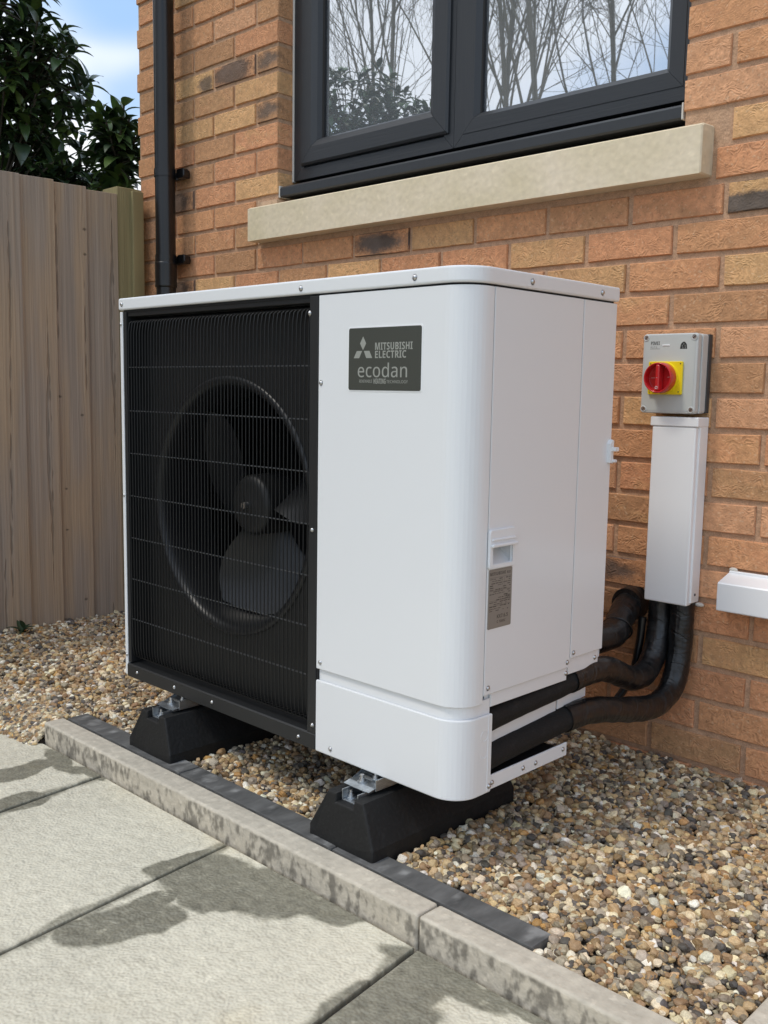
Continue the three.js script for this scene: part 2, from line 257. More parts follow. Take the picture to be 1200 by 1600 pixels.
// ------------------------------------------------------------------ house: brick wall, stone sill, window
const house = thing('brick_house', 'orange brick house wall with dark framed window and stone sill', 'house', [0, 0, 0]);
{
  const CW = 8, CH = 12, W = 2048, H = 1032, cw = W / CW, ch = H / CH; // atlas of brick faces, 0.215 m x 0.065 m each
  const R = rng(11), cells = [];
  const kinds = { orange: [0.61, 0.30, 0.146], red: [0.60, 0.275, 0.14], pale: [0.68, 0.36, 0.20], ochre: [0.65, 0.39, 0.18], brown: [0.47, 0.25, 0.124], olive: [0.51, 0.295, 0.145], mean: [0.585, 0.30, 0.15] };
  const plan = [...Array(28).fill('orange'), ...Array(18).fill('red'), ...Array(14).fill('pale'), ...Array(6).fill('ochre'), ...Array(5).fill('orange'), ...Array(8).fill('brown'), ...Array(5).fill('olive')];
  for (let k = 0; k < 96; k++) {
    const kind = k < 84 ? plan[k] : ['ochre', 'orange', 'ochre', 'orange', 'brown', 'orange', 'orange', 'brown', 'olive', 'ochre', 'orange', 'brown'][k - 84];
    const b = 0.92 + 0.16 * R(); cells.push({ kind, c: kinds[kind].map((v, n) => lerp(v, kinds.mean[n], k < 84 ? 0.3 : 0.1) * b), c2: kinds[['orange', 'ochre', 'red', 'brown'][(R() * 4) | 0]], mixA: R() * 0.5, burnt: k >= 84 ? k - 83 : 0, s: R() * 100 });
  }
  const burn = (n, x, y, s) => { // burnt marks, x 0..1, y 0..1
    const w = 0.26 * fbm(x * 5 + s, y * 3, s, 4) + 0.16 * fbm(x * 30 + s, y * 11, s + 3, 3);
    if (n === 1) return 1.05 * sstep(0.0, 0.16, 0.64 - y + 0.6 * w);                                                     // black lower two thirds
    if (n === 2) return sstep(-0.1, 0.3, 0.5 - Math.hypot((x - 0.45) / 1.05, (y - 0.55) / 1.1) + w);            // dark middle
    if (n === 3) return 0.85 * sstep(-0.04, 0.16, 0.34 - Math.hypot((x - 0.82) * 1.4, (y - 0.35) * 0.7) + w * 0.7);        // dark right corner
    if (n === 4) return 0.9 * sstep(-0.1, 0.3, 0.62 - Math.hypot((x - 0.45) / 1.0, (y - 0.5) / 1.1) + w);
    if (n <= 7) return 0.85 * sstep(-0.08, 0.26, 0.34 - Math.hypot((x - 0.22) / 1.1, (y - 0.5) / 1.3) + w);
    return 0.75 * sstep(0.0, 0.3, w + 0.1);
  };
  const bumpF = (x, y, s) => { // x, y in metres
    const wx = x + 0.006 * N3(x * 60, y * 60, s), r1 = 1 - Math.abs(N3(wx * 95, y * 130 + 3 * N3(x * 40, y * 40, s), s)) * 2.2, r2 = N3(x * 260, y * 260, s + 3);
    return 0.45 + 0.3 * Math.max(0, r1) * (0.4 + 0.9 * sstep(-0.2, 0.3, N3(x * 22, y * 22, s + 8))) + 0.28 * fbm(x * 45, y * 45, s, 3) + 0.12 * r2;
  };
  const look = (i, j) => { const cx = Math.min(CW - 1, (i / cw) | 0), cy = Math.min(CH - 1, (j / ch) | 0); return [cells[cy * CW + cx], (i - cx * cw) / cw, (j - cy * ch) / ch]; };
  const map = tex(W, H, (u, v, i, j) => {
    const [k, x, y] = look(i, j), X = x * 0.215, Y = y * 0.065;
    const a = fbm(X * 14, Y * 22, k.s, 4), g = N3(X * 420, Y * 420, k.s), t = sstep(0.0, 0.35, a + 0.1) * k.mixA, bf = bumpF(X, Y, k.s);
    const l = 1 + 0.38 * fbm(X * 70, Y * 70, k.s + 4, 3) + 0.09 * g + 0.5 * (bf - 0.55); let c = k.c.map((q, n) => lerp(q, k.c2[n], t) * l);
    const salt = sstep(0.4, 0.55, N3(X * 160, Y * 160, k.s + 7)) * 0.3; c = c.map((q, n) => lerp(q, [0.75, 0.56, 0.38][n], salt));
    const pit = sstep(0.5, 0.62, N3(X * 190, Y * 190, k.s + 17)); c = c.map(q => q * (1 - 0.3 * pit));
    if (k.burnt) { const bb = clamp(burn(k.burnt, x, y, k.s)); c = c.map((q, n) => lerp(q, [0.085, 0.072, 0.064][n] * (1 + 1.4 * a), bb * 0.93)); }
    return c;
  });
  const bump = tex(W, H, (u, v, i, j) => { const [k, x, y] = look(i, j); return bumpF(x * 0.215, y * 0.065, k.s); }, false);
  for (const t of [map, bump]) { t.wrapS = t.wrapT = THREE.ClampToEdgeWrapping; }
  const brickM = std({ map, roughness: 0.9, bumpMap: bump, bumpScale: 0.0032 });

  const cache = new Map();
  function brickGeo(w, cell, v, flip) { // local: x 0..w, y 0..0.065, face at z 0, back at -0.102
    const key = `${w.toFixed(3)}_${cell}_${v}_${flip}`; if (cache.has(key)) return cache.get(key);
    const r = rng(500 + v * 31 + Math.round(w * 1000)), h = 0.065, D = 0.102, loop = [];
    const nx = w > 0.15 ? 4 : 2; for (let i = 0; i < nx; i++) loop.push([w * i / nx, 0]); loop.push([w, 0]); for (let i = 0; i < nx; i++) loop.push([w - w * i / nx, h]); loop.push([0, h]);
    const A = loop.map(([x, y], i) => { const cx = x < 0.001 || x > w - 0.001; return [clamp(x + (cx ? (x < w / 2 ? 1 : -1) * (0.0004 + 0.0014 * r()) : (r() - 0.5) * 0.02), 0, w), y + (y > h / 2 ? -1 : 1) * (0.0004 + 0.0018 * r()), -0.0022 - 0.002 * r()]; });
    const B = A.map(([x, y]) => [x + (x < w * 0.1 ? 0.0018 : x > w * 0.9 ? -0.0018 : 0), y + (y > h / 2 ? -0.0018 : 0.0018), 0]);
    const C = A.map(([x, y]) => [x, y, -D]), n = A.length, pos = [], tri = (a, b, c) => pos.push(...a, ...b, ...c), mid = [w / 2, h / 2, 0.0006 * (r() - 0.2)];
    for (let i = 0; i < n; i++) { const j = (i + 1) % n; tri(C[i], C[j], A[j]); tri(C[i], A[j], A[i]); tri(A[i], A[j], B[j]); tri(A[i], B[j], B[i]); tri(B[i], B[j], mid); }
    const g = new THREE.BufferGeometry(); g.setAttribute('position', new THREE.Float32BufferAttribute(pos, 3)); g.computeVertexNormals();
    const p = g.attributes.position, nn = g.attributes.normal, uv = new Float32Array(p.count * 2), cx = cell % CW, cy = (cell / CW) | 0;
    for (let i = 0; i < p.count; i++) {
      let x = p.getX(i), y = p.getY(i), z = p.getZ(i), uu = x / 0.215, vv = y / h;
      if (Math.abs(nn.getX(i)) > 0.8) uu = (x < w / 2 ? 0.02 : 0.5) - z / 0.215; else if (Math.abs(nn.getY(i)) > 0.8) vv = clamp(0.5 - z / 0.2);
      if (flip) uu = 1 - uu;
      uv[2 * i] = (cx + clamp(uu, 0.01, 0.99)) / CW; uv[2 * i + 1] = (cy + clamp(vv, 0.03, 0.97)) / CH;
    }
    g.setAttribute('uv', new THREE.BufferAttribute(uv, 2)); cache.set(key, g); return g;
  }
  // special bricks: course, x of a point inside, atlas cell
  const special = [[16, 0.08, 84], [16, -1.0, 85], [24, -1.52, 88], [24, -1.68, 87], [24, -1.85, 86], [22, -1.52, 88], [19, -1.95, 87], [15, -1.95, 87], [20, -1.88, 73], [23, -1.55, 62], [22, -1.68, 63], [21, -1.78, 75], [14, 0.1, 61], [15, -0.45, 64], [13, -0.02, 72], [5, -0.25, 89], [9, 0.1, 2], [11, 0.05, 74], [10, 0.05, 48]];
  const cam = camera.position, list = [], q = rng(91);
  const OX0 = -1.4675, OX1 = -0.1075, OY0 = 1.4, OY1 = 2.70, SX0 = -1.572, SX1 = -0.026;
  for (let n = -2; n < 42; n++) {
    const y = 0.075 * n + 0.005, off = n < 4 ? (n & 1 ? 0 : 0.1125) : n === 4 ? 0.1125 : n === 5 ? 0.165 : (n & 1 ? 0.1125 : 0);
    let pts = []; for (let k = -12; k < 16; k++) pts.push([off + 0.225 * k + 0.005, off + 0.225 * (k + 1) - 0.005]);
    for (let [a, b] of pts) {
      a = Math.max(a, -2.262); b = Math.min(b, 3.3); let segs = [[a, b]];
      const cut = (c0, c1) => { segs = segs.flatMap(([s, t]) => t <= c0 || s >= c1 ? [[s, t]] : [[s, Math.min(t, c0)], [Math.max(s, c1), t]].filter(([m, o]) => o - m > 0.022)); };
      if (y + 0.05 > OY0 && y < OY1) cut(OX0, OX1);
      if (n === 17 || n === 18) cut(SX0, SX1);
      for (const [s, t] of segs) {
        if (t - s < 0.022) continue;
        const sp = special.find(([c, x]) => c === n && x > s && x < t); let cell = sp ? sp[2] : (q() * 84) | 0; if (!sp && q() < 0.006) cell = 84 + ((q() * 12) | 0);
        const hidden = (s > -1.12 && t < -0.05 && n < 11) || t > 0.42 || s > 0.34 || y > 2.35 || n < 0 || (s < -2.2 && n < 12) || (s < -0.6 && n < 13);
        list.push({ s, w: t - s, y, n, cell, v: (q() * 6) | 0, flip: sp ? 0 : q() < 0.5 ? 1 : 0, hidden, d: Math.hypot(s - cam.x, y - cam.y, cam.z), dz: (q() - 0.5) * 0.0024, tz: (q() - 0.5) * 0.006 });
      }
    }
  }
  const near = list.filter(b => !b.hidden).sort((a, b) => a.d - b.d), rest = list.filter(b => b.hidden).concat(near.splice(300));
  const place = (o, b) => { o.position.set(b.s, b.y, b.dz); o.rotation.set(0, 0, b.tz * 0.5); o.updateMatrix(); };
  near.forEach((b, i) => { const m = mesh(i ? `brick_${String(i).padStart(3, '0')}` : 'brick', brickGeo(b.w, b.cell, b.v, b.flip), brickM, house); place(m, b); });
  const o = new THREE.Object3D(); const far = mesh('outer_bricks', mergeGeometries(rest.map(b => { place(o, b); return brickGeo(b.w, b.cell, b.v, b.flip).clone().applyMatrix4(o.matrix); })), brickM, house); far.userData.kind = 'stuff';
  // gable return behind the corner
  const gable = []; for (let n = -2; n < 42; n++) for (let k = 0; k < 14; k++) { const len = (n & 1) && k === 0 ? 0.09 : 0.215; const z0 = -0.107 - ((n & 1) ? (k ? 0.1 + 0.225 * (k - 1) : 0) : 0.225 * k); const g = brickGeo(len, (q() * 84) | 0, (q() * 6) | 0, 0).clone(); g.rotateY(-Math.PI / 2).translate(-2.262 + 0.001, 0.075 * n + 0.005, z0 - len); gable.push(g); }
  mesh('gable_bricks', mergeGeometries(gable), brickM, house).userData.kind = 'stuff';
  // mortar core with the window opening
  const mt = tex(512, 512, (u, v) => { const n = 1 + 0.4 * fbm(u * 30, v * 30, 5, 3) + 0.3 * N3(u * 190, v * 190, 2); return [0.50 * n, 0.315 * n, 0.20 * n]; }), mb = tex(256, 256, (u, v) => 0.5 + 0.4 * N3(u * 90, v * 90, 2) + 0.3 * fbm(u * 20, v * 20, 3, 3), false);
  const mm = std({ map: mt, roughness: 0.95, bumpMap: mb, bumpScale: 0.002 });
  const sh = shapeOf([[-2.256, -0.3], [3.29, -0.3], [3.29, 3.14], [-2.256, 3.14]]); sh.holes.push(new THREE.Path([[OX0 - 0.004, OY1 + 0.004], [OX0 - 0.004, 1.29], [OX1 + 0.004, 1.29], [OX1 + 0.004, OY1 + 0.004]].map(p => new THREE.Vector2(...p))));
  const mg = frontOut(sh, -0.2, -0.0062, 0); { const uv = mg.attributes.uv; for (let i = 0; i < uv.count; i++) uv.setXY(i, uv.getX(i) * 2, uv.getY(i) * 2); } mesh('mortar', mg, mm, house);
  mesh('gable_mortar', uvMetres(box(-2.256, -2.1, -0.3, 3.14, -3.2, -0.201, 0.001), 2), mm, house);
  mesh('sill_mortar', uvMetres(mergeGeometries([box(SX0 + 0.003, SX0 + 0.012, 1.283, 1.418, -0.1, -0.003, 0.001), box(SX1 - 0.0095, SX1 + 0.0, 1.283, 1.412, -0.1, -0.007, 0.001), box(SX0 + 0.012, SX1 - 0.01, 1.3955, 1.402, -0.1, -0.032, 0.001), box(SX0 + 0.02, OX0 + 0.0, 1.396, 1.412, -0.1, 0.0025, 0.001)]), 2), std({ map: mt, color: rgb(1.15, 1.25, 1.3), roughness: 0.95 }), house);
  // stone sill
  const stone = std({ map: tex(1024, 256, (u, v) => { const a = fbm(u * 10, v * 2.5, 3, 4), b = fbm(u * 110, v * 28, 5, 3), p = sstep(0.2, 0.5, fbm(u * 70, v * 17, 9, 3)); const l = 0.68 + 0.12 * a + 0.1 * b + 0.1 * p; return [l * 1.05, l * 0.90, l * (0.645 + 0.08 * a)]; }), roughness: 0.86, bumpMap: tex(512, 128, (u, v) => 0.5 + 0.7 * fbm(u * 90, v * 24, 3, 4), false), bumpScale: 0.0016 });
  { const g = uvMetres(sideOut([[-0.1, 1.286], [0.047, 1.286], [0.047, 1.384], [0.038, 1.389], [-0.1, 1.3955]], SX0 + 0.012, SX1 - 0.010, 0.003)); const uv = g.attributes.uv; for (let i = 0; i < uv.count; i++) uv.setXY(i, uv.getX(i) / 1.6, uv.getY(i) / 0.4); mesh('stone_sill', g, stone, house).userData.label = 'pale buff cast stone sill'; }

  // window: mitred frames in dark woodgrain plastic
  const win = sub('window', house); win.userData.label = 'anthracite framed two light window';
  function mitred(x0, x1, y0, y1, prof, names, mat, parent) { // prof: [inset, z] polyline, closed
    const side = (A, B, nx, ny, tx, ty) => { // A, B outer corners, n inward, t along
      const pos = [], uv = [], L = Math.hypot(B[0] - A[0], B[1] - A[1]), e = 0.0005;
      const P = prof.map(([d, z]) => [[A[0] + nx * d + tx * (d + e), A[1] + ny * d + ty * (d + e), z], [B[0] + nx * d - tx * (d + e), B[1] + ny * d - ty * (d + e), z], d]);
      let acc = 0; for (let i = 0; i < P.length; i++) {
        const j = (i + 1) % P.length, [a0, a1] = P[i], [b0, b1] = P[j], st = Math.hypot(prof[j][0] - prof[i][0], prof[j][1] - prof[i][1]);
        pos.push(...a0, ...b0, ...b1, ...a0, ...b1, ...a1); const v0 = acc * 3.3, v1 = (acc + st) * 3.3, u1 = L * 0.9; uv.push(0, v0, 0, v1, u1, v1, 0, v0, u1, v1, u1, v0); acc += st;
      }
      for (const k of [0, 1]) for (let i = 1; i + 1 < P.length; i++) { const t = [P[0][k], P[i][k], P[i + 1][k]]; if (k) t.reverse(); for (const c of t) { pos.push(...c); uv.push(0, 0); } }
      const g = new THREE.BufferGeometry(); g.setAttribute('position', new THREE.Float32BufferAttribute(pos, 3)); g.setAttribute('uv', new THREE.Float32BufferAttribute(uv, 2)); g.computeVertexNormals(); return g;
    };
    const gs = [side([x0, y0], [x1, y0], 0, 1, 1, 0), side([x1, y0], [x1, y1], -1, 0, 0, 1), side([x1, y1], [x0, y1], 0, -1, -1, 0), side([x0, y1], [x0, y0], 1, 0, 0, -1)];
    gs.forEach((g, i) => mesh(names[i], g, mat, parent));
  }
  const FX0 = OX0 + 0.006, FX1 = OX1 - 0.004, FY0 = 1.474, FY1 = 2.66, MX = -0.805, zf = -0.062;
  const nm = a => [`${a}_bottom_rail`, `${a}_stile`, `${a}_top_rail`, `${a}_stile`];
  // left light: outer frame then opening sash
  mitred(FX0, MX - 0.0005, FY0, FY1, [[0, -0.13], [0, zf], [0.034, zf], [0.040, zf - 0.006], [0.040, -0.13]], nm('frame'), M.frame, win);
  mitred(FX0 + 0.041, MX - 0.016, FY0 + 0.040, FY1 - 0.04, [[0, -0.125], [0, zf + 0.006], [0.006, zf + 0.012], [0.050, zf + 0.012], [0.068, zf + 0.002], [0.078, zf - 0.016], [0.078, -0.125]], nm('sash'), M.frame, win);
  // right light: fixed
  mitred(MX + 0.0005, FX1, FY0, FY1, [[0, -0.13], [0, zf], [0.030, zf], [0.031, zf + 0.0015], [0.066, zf + 0.0015], [0.080, zf - 0.014], [0.080, -0.13]], nm('frame'), M.frame, win);
  const glassM = phys({ color: rgb(0.78, 0.83, 0.89), metalness: 0.84, roughness: 0.012, transmission: 1, thickness: 0, ior: 1.5 });
  mesh('glass_pane', new THREE.PlaneGeometry(MX - 0.016 - FX0 - 0.041 - 0.14, 1.0).translate((FX0 + 0.041 + MX - 0.016) / 2, FY0 + 0.04 + 0.07 + 0.5, zf - 0.022), glassM, win);
  mesh('glass_pane', new THREE.PlaneGeometry(FX1 - MX - 0.146, 1.05).translate((FX1 + MX) / 2, FY0 + 0.072 + 0.525, zf - 0.022), glassM, win);
  mesh('gasket', box(FX0 + 0.116, FX0 + 0.124, FY0 + 0.115, FY1 - 0.115, zf - 0.021, zf - 0.012, 0.001), M.gasket, win); mesh('gasket', box(MX + 0.078, MX + 0.084, FY0 + 0.078, FY1 - 0.078, zf - 0.021, zf - 0.012, 0.001), M.gasket, win);
  // projecting plastic sill of the window
  mesh('sill_trim', sideOut([[-0.13, 1.425], [-0.012, 1.418], [-0.008, 1.422], [-0.008, 1.444], [-0.014, 1.450], [-0.13, 1.472]], OX0 + 0.002, OX1 - 0.002, 0.001), M.frame, win);
  mesh('sill_end_cap', box(OX0 - 0.003, OX0 + 0.003, 1.417, 1.453, -0.05, -0.006, 0.002), M.seal, win);
  mesh('sill_end_cap', box(OX1 - 0.006, OX1 - 0.001, 1.416, 1.452, -0.05, -0.004, 0.002), M.seal, win);
  mesh('sealant_bead', box(OX0 - 0.001, OX0 + 0.007, 1.47, FY1, zf - 0.008, zf + 0.004, 0.003, 2), M.seal, win);
  mesh('sealant_bead', box(OX1 - 0.006, OX1 + 0.001, 1.47, FY1, zf - 0.008, zf + 0.004, 0.003, 2), M.seal, win);
  // room behind
  const room = std({ color: rgb(0.42, 0.41, 0.38), roughness: 0.9 });
  mesh('room_lining', mergeGeometries([box(-2.0, 0.4, 0, 2.9, -3.25, -3.2, 0.001), box(-2.05, -2.0, 0, 2.9, -3.2, -0.205, 0.001), box(0.4, 0.45, 0, 2.9, -3.2, -0.205, 0.001), box(-2.0, 0.4, 2.9, 2.95, -3.2, -0.205, 0.001), box(-2.0, 0.4, -0.05, 0, -3.2, -0.205, 0.001)]), room, house);
  mesh('roof_slab', uvMetres(box(-2.45, 3.4, 3.15, 3.25, -3.4, 0.12, 0.004), 2), std({ color: rgb(0.75, 0.75, 0.74), roughness: 0.6 }), house);
}
{ // curtain inside, seen faintly at the left pane
  const s = new THREE.Shape(); const N = 40, top = []; for (let i = 0; i <= N; i++) top.push([lerp(-1.36, -0.98, i / N), -0.24 + 0.018 * Math.sin(i * 0.9) + 0.006 * Math.sin(i * 2.3)]);
  tag(mesh('curtain', planUp([...top, ...top.map(([x, z]) => [x, z - 0.004]).reverse()], 1.15, 2.65, 0), std({ color: rgb(0.30, 0.34, 0.30), roughness: 0.95 })), 'grey green curtain just inside the left window pane', 'curtain');
}

// ------------------------------------------------------------------ heat pump
const X0 = -1.100, X1 = -0.045, ZF = 0.780, ZB = 0.334, YB = 0.122, YT = 1.000, RC = 0.052, XP = -0.404;
const hp = thing('heat_pump', 'large white air source heat pump with black fan grille, on rubber feet', 'heat pump', [0, 0, 0]);
const screwGeo = new THREE.LatheGeometry([[0, 0.0036], [0.0018, 0.0034], [0.0034, 0.0026], [0.0042, 0.0012], [0.0044, 0], [0.0058, 0], [0.0058, -0.001]].map(p => new THREE.Vector2(...p)), 12).rotateX(Math.PI / 2);
function screw(x, y, z, face, parent = hp, s = 1) { const m = mesh('screw', screwGeo, M.steel, parent); m.position.set(x, y, z); if (face === 'x') m.rotation.y = Math.PI / 2; m.scale.setScalar(s); return m; }
{
  const arc = (inset, r0) => { const o = []; for (let i = 0; i <= 10; i++) { const t = Math.PI / 2 * (1 - i / 10); o.push([X1 - RC + (r0) * Math.cos(t), ZF - RC + (r0) * Math.sin(t)]); } return o; };
  const skin = (xs, ze, inset, th) => [[xs, ZF - inset], ...arc(inset, RC - inset), [X1 - inset, ze], [X1 - inset - th, ze], ...arc(inset, RC - inset - th).reverse(), [xs, ZF - inset - th]];
  mesh('front_panel', planUp(skin(XP, 0.7175, 0, 0.004), 0.288, YT - 0.0035, 0.0014, 2), M.white, hp);
  mesh('recess_band', planUp(skin(XP + 0.002, 0.69, 0.0055, 0.004), 0.258, 0.292, 0.0002), M.white, hp);
  mesh('lower_panel', planUp(skin(XP, 0.689, -0.0005, 0.005), YB, 0.266, 0.0026, 2), M.white, hp);
  // lid
  const lid = (o, r) => { const x0 = X0 - o, x1 = X1 + o, z0 = ZB - o, z1 = ZF + o, c = [[x0, z0], [x1 - 0.004, z0], [x1, z0 + 0.004]], R = RC + o; for (let i = 0; i <= 12; i++) { const t = Math.PI / 2 * i / 12; c.push([x1 - R + R * Math.cos(t), z1 - R + R * Math.sin(t)]); } c.push([x0 + 0.006, z1], [x0, z1 - 0.006]); return c; };
  mesh('lid', planUp(lid(0.0035), YT, 1.027, 0.004, 3), M.white, hp);
  mesh('lid_gasket', planUp(lid(-0.004), YT - 0.006, YT + 0.0008, 0.0005), M.blackMatt, hp);
  // right hand side panels, the front one with the handle pocket
  const hole = rrect(0.6485, 0.711, 0.5295, 0.566, 0.004, 3);
  mesh('side_panel', sideOut([[0.4505, 0.302], [0.7145, 0.302], [0.7145, YT - 0.0035], [0.4505, YT - 0.0035]], X1 - 0.004, X1, 0.001, [hole]), M.white, hp);
  mesh('rear_side_panel', sideOut([[ZB, 0.318], [0.4475, 0.318], [0.4475, YT - 0.0035], [ZB, YT - 0.0035]], X1 - 0.0045, X1 - 0.0005, 0.001), M.white, hp);
  mesh('side_skirt', sideOut([[0.452, 0.276], [0.6885, 0.276], [0.6885, 0.3025], [0.452, 0.3025]], X1 - 0.009, X1 - 0.0045, 0.0008), M.white, hp);
  mesh('rear_skirt', sideOut([[ZB + 0.006, 0.285], [0.446, 0.285], [0.446, 0.319], [ZB + 0.006, 0.319]], X1 - 0.010, X1 - 0.0055, 0.0008), M.white, hp);
  mesh('inner_core', mergeGeometries([box(XP + 0.004, X1 - 0.0085, 0.303, YT - 0.006, 0.335, 0.64, 0.001), box(XP + 0.004, X1 - 0.04, 0.29, YT - 0.006, 0.635, 0.735, 0.001)]), M.whiteIn, hp);
  // handle
  const h = sub('handle', hp);
  mesh('handle_frame', sideOut(rrect(0.643, 0.717, 0.524, 0.593, 0.007, 4), X1 - 0.0005, X1 + 0.0055, 0.0018, [rrect(0.6495, 0.7095, 0.5305, 0.5645, 0.004, 3)]), M.white, h);
  mesh('handle_rib', box(X1 + 0.004, X1 + 0.0085, 0.573, 0.577, 0.646, 0.711, 0.0018, 2), M.white, h);
  mesh('handle_rib', box(X1 + 0.004, X1 + 0.011, 0.5625, 0.568, 0.642, 0.713, 0.002, 2), M.white, h);
  { const a = 0.649, b = 0.7105, lo = 0.53, hi = 0.5655, d = X1 - 0.03, pos = [], quad = (p, q, r, s) => pos.push(...p, ...q, ...r, ...p, ...r, ...s), x = X1 - 0.001;
    quad([x, lo, a], [d, hi - 0.004, a + 0.006], [d, hi - 0.004, b - 0.006], [x, lo, b]); quad([x, hi, a], [x, hi, b], [d, hi - 0.004, b - 0.006], [d, hi - 0.004, a + 0.006]);
    quad([x, lo, a], [x, hi, a], [d, hi - 0.004, a + 0.006], [d, hi - 0.004, a + 0.006]); quad([x, lo, b], [d, hi - 0.004, b - 0.006], [d, hi - 0.004, b - 0.006], [x, hi, b]);
    const g = new THREE.BufferGeometry(); g.setAttribute('position', new THREE.Float32BufferAttribute(pos, 3)); g.computeVertexNormals(); mesh('handle_pocket', g, M.whiteIn, h); }
  // rear hook on the side edge
  const hk = sub('rear_hook', hp); mesh('hook_body', sideOut([[0.336, 0.69], [0.347, 0.692], [0.349, 0.728], [0.342, 0.737], [0.335, 0.735]], X1 - 0.002, X1 + 0.007, 0.001), M.white, hk); mesh('hook_tab', box(X1 + 0.004, X1 + 0.016, 0.714, 0.722, 0.33, 0.345, 0.002), M.white, hk); mesh('hook_tab', box(X1 - 0.002, X1 + 0.012, 0.692, 0.698, 0.329, 0.34, 0.002), M.white, hk);
  // lower side: pipe bay with rails
  mesh('pipe_bay', mergeGeometries([box(XP, X1 - 0.075, YB + 0.004, 0.30, 0.40, 0.76, 0.001), box(X1 - 0.075, X1 - 0.006, YB + 0.012, YB + 0.016, 0.45, 0.688, 0.001)]), M.blackMatt, hp);
  mesh('pipe_bay_roof', box(X1 - 0.08, X1 - 0.010, 0.288, 0.302, 0.34, 0.7, 0.001), M.white, hp);
  mesh('base_rail', sideOut([[0.442, YB + 0.001], [0.6885, YB + 0.001], [0.6885, YB + 0.027], [0.442, YB + 0.027]], X1 - 0.008, X1 - 0.004, 0.0008), M.white, hp);
  mesh('middle_rail', sideOut([[0.452, 0.205], [0.676, 0.196], [0.676, 0.222], [0.452, 0.232]], X1 - 0.030, X1 - 0.026, 0.0008), M.white, hp);
  mesh('middle_rail', sideOut([[0.352, 0.218], [0.4505, 0.2125], [0.4505, 0.2345], [0.352, 0.241]], X1 - 0.027, X1 - 0.023, 0.0008), M.white, hp);
  mesh('rail_clip', box(X1 - 0.05, X1 - 0.02, 0.2, 0.222, 0.679, 0.687, 0.001), M.galv, hp);
  mesh('base_pan', mergeGeometries([box(X0 + 0.006, XP + 0.02, YB + 0.004, YB + 0.012, ZB + 0.02, ZF - 0.012, 0.001), box(XP, X1 - 0.09, YB + 0.003, YB + 0.011, ZB + 0.06, ZF - 0.012, 0.001)]), M.bar, hp);
  mesh('knockout_ring', new THREE.TorusGeometry(0.0095, 0.0009, 5, 24).rotateY(Math.PI / 2).translate(X1 + 0.0002, 0.2295, 0.7095), M.white, hp);
  mesh('knockout_ring', new THREE.TorusGeometry(0.0095, 0.0009, 5, 24, Math.PI).rotateZ(Math.PI).rotateY(Math.PI / 2).translate(X1 + 0.0002, 0.198, 0.7095), M.white, hp);
  mesh('panel_crease', box(X1 - 0.001, X1 + 0.0014, YB + 0.004, 0.262, 0.6975, 0.6995, 0.0006), M.white, hp);
  // left side and back
  mesh('left_panel', box(X0, X0 + 0.011, 0.126, YT - 0.0035, ZB, ZF, 0.0015), M.white, hp);
  mesh('back_panel', mergeGeometries([box(XP, X1 - 0.006, 0.3, YT - 0.004, ZB, ZB + 0.004, 0.001), box(X0 + 0.011, XP, 0.13, YT - 0.004, ZB + 0.001, ZB + 0.005, 0.001)]), M.whiteIn, hp);
  // fan bay
  const panel = shapeOf([[X0 + 0.011, 0.15], [XP - 0.001, 0.15], [XP - 0.001, YT - 0.006], [X0 + 0.011, YT - 0.006]]), FCX = -0.752, FCY = 0.566;
  const hp1 = new THREE.Path(); hp1.absarc(FCX, FCY, 0.266, 0, Math.PI * 2, true); panel.holes.push(hp1);
  mesh('fan_shroud', frontOut(panel, 0.722, 0.728, 0.001, 96), M.black, hp);
  mesh('bell_mouth', new THREE.LatheGeometry([[0.284, 0.0005], [0.282, 0.004], [0.276, 0.006], [0.268, 0.003], [0.262, -0.006], [0.258, -0.02], [0.256, -0.04], [0.256, -0.13], [0.266, -0.13]].map(p => new THREE.Vector2(...p)), 96).rotateX(Math.PI / 2).translate(FCX, FCY, 0.728), M.rim, hp);
  mesh('fan_bay_lining', mergeGeometries([box(X0 + 0.012, XP, 0.14, YT - 0.005, 0.345, 0.35, 0.001), box(X0 + 0.012, X0 + 0.016, 0.14, YT - 0.005, 0.35, 0.72, 0.001), box(XP - 0.006, XP + 0.003, 0.14, YT - 0.005, 0.35, 0.778, 0.001), box(X0 + 0.016, XP - 0.006, YT - 0.012, YT - 0.006, 0.35, 0.72, 0.001)]), M.blackMatt, hp);
  mesh('grille_frame', mergeGeometries([box(X0 + 0.0112, X0 + 0.024, 0.158, YT - 0.004, 0.727, 0.7785, 0.0015), box(XP - 0.026, XP - 0.002, 0.150, YT - 0.004, 0.7275, 0.7805, 0.0015), box(X0 + 0.024, XP - 0.026, 0.985, YT - 0.004, 0.7275, 0.774, 0.0015)]), M.bar, hp);
  mesh('bottom_bar', sideOut([[0.728, 0.124], [0.782, 0.124], [0.782, 0.153], [0.779, 0.1555], [0.728, 0.160]], X0 + 0.0112, XP - 0.0012, 0.0012), M.bar, hp);
  // fan
  const fan = sub('fan', hp);
  mesh('hub', new THREE.LatheGeometry([[0, 0.03], [0.012, 0.03], [0.0125, 0.027], [0.05, 0.026], [0.062, 0.022], [0.068, 0.012], [0.069, -0.06]].map(p => new THREE.Vector2(...p)), 40).rotateX(Math.PI / 2).translate(FCX, FCY, 0.647), M.black, fan);
  mesh('hub_nut', new THREE.CylinderGeometry(0.008, 0.008, 0.012, 6).rotateX(Math.PI / 2).translate(FCX, FCY, 0.683), M.steel, fan);
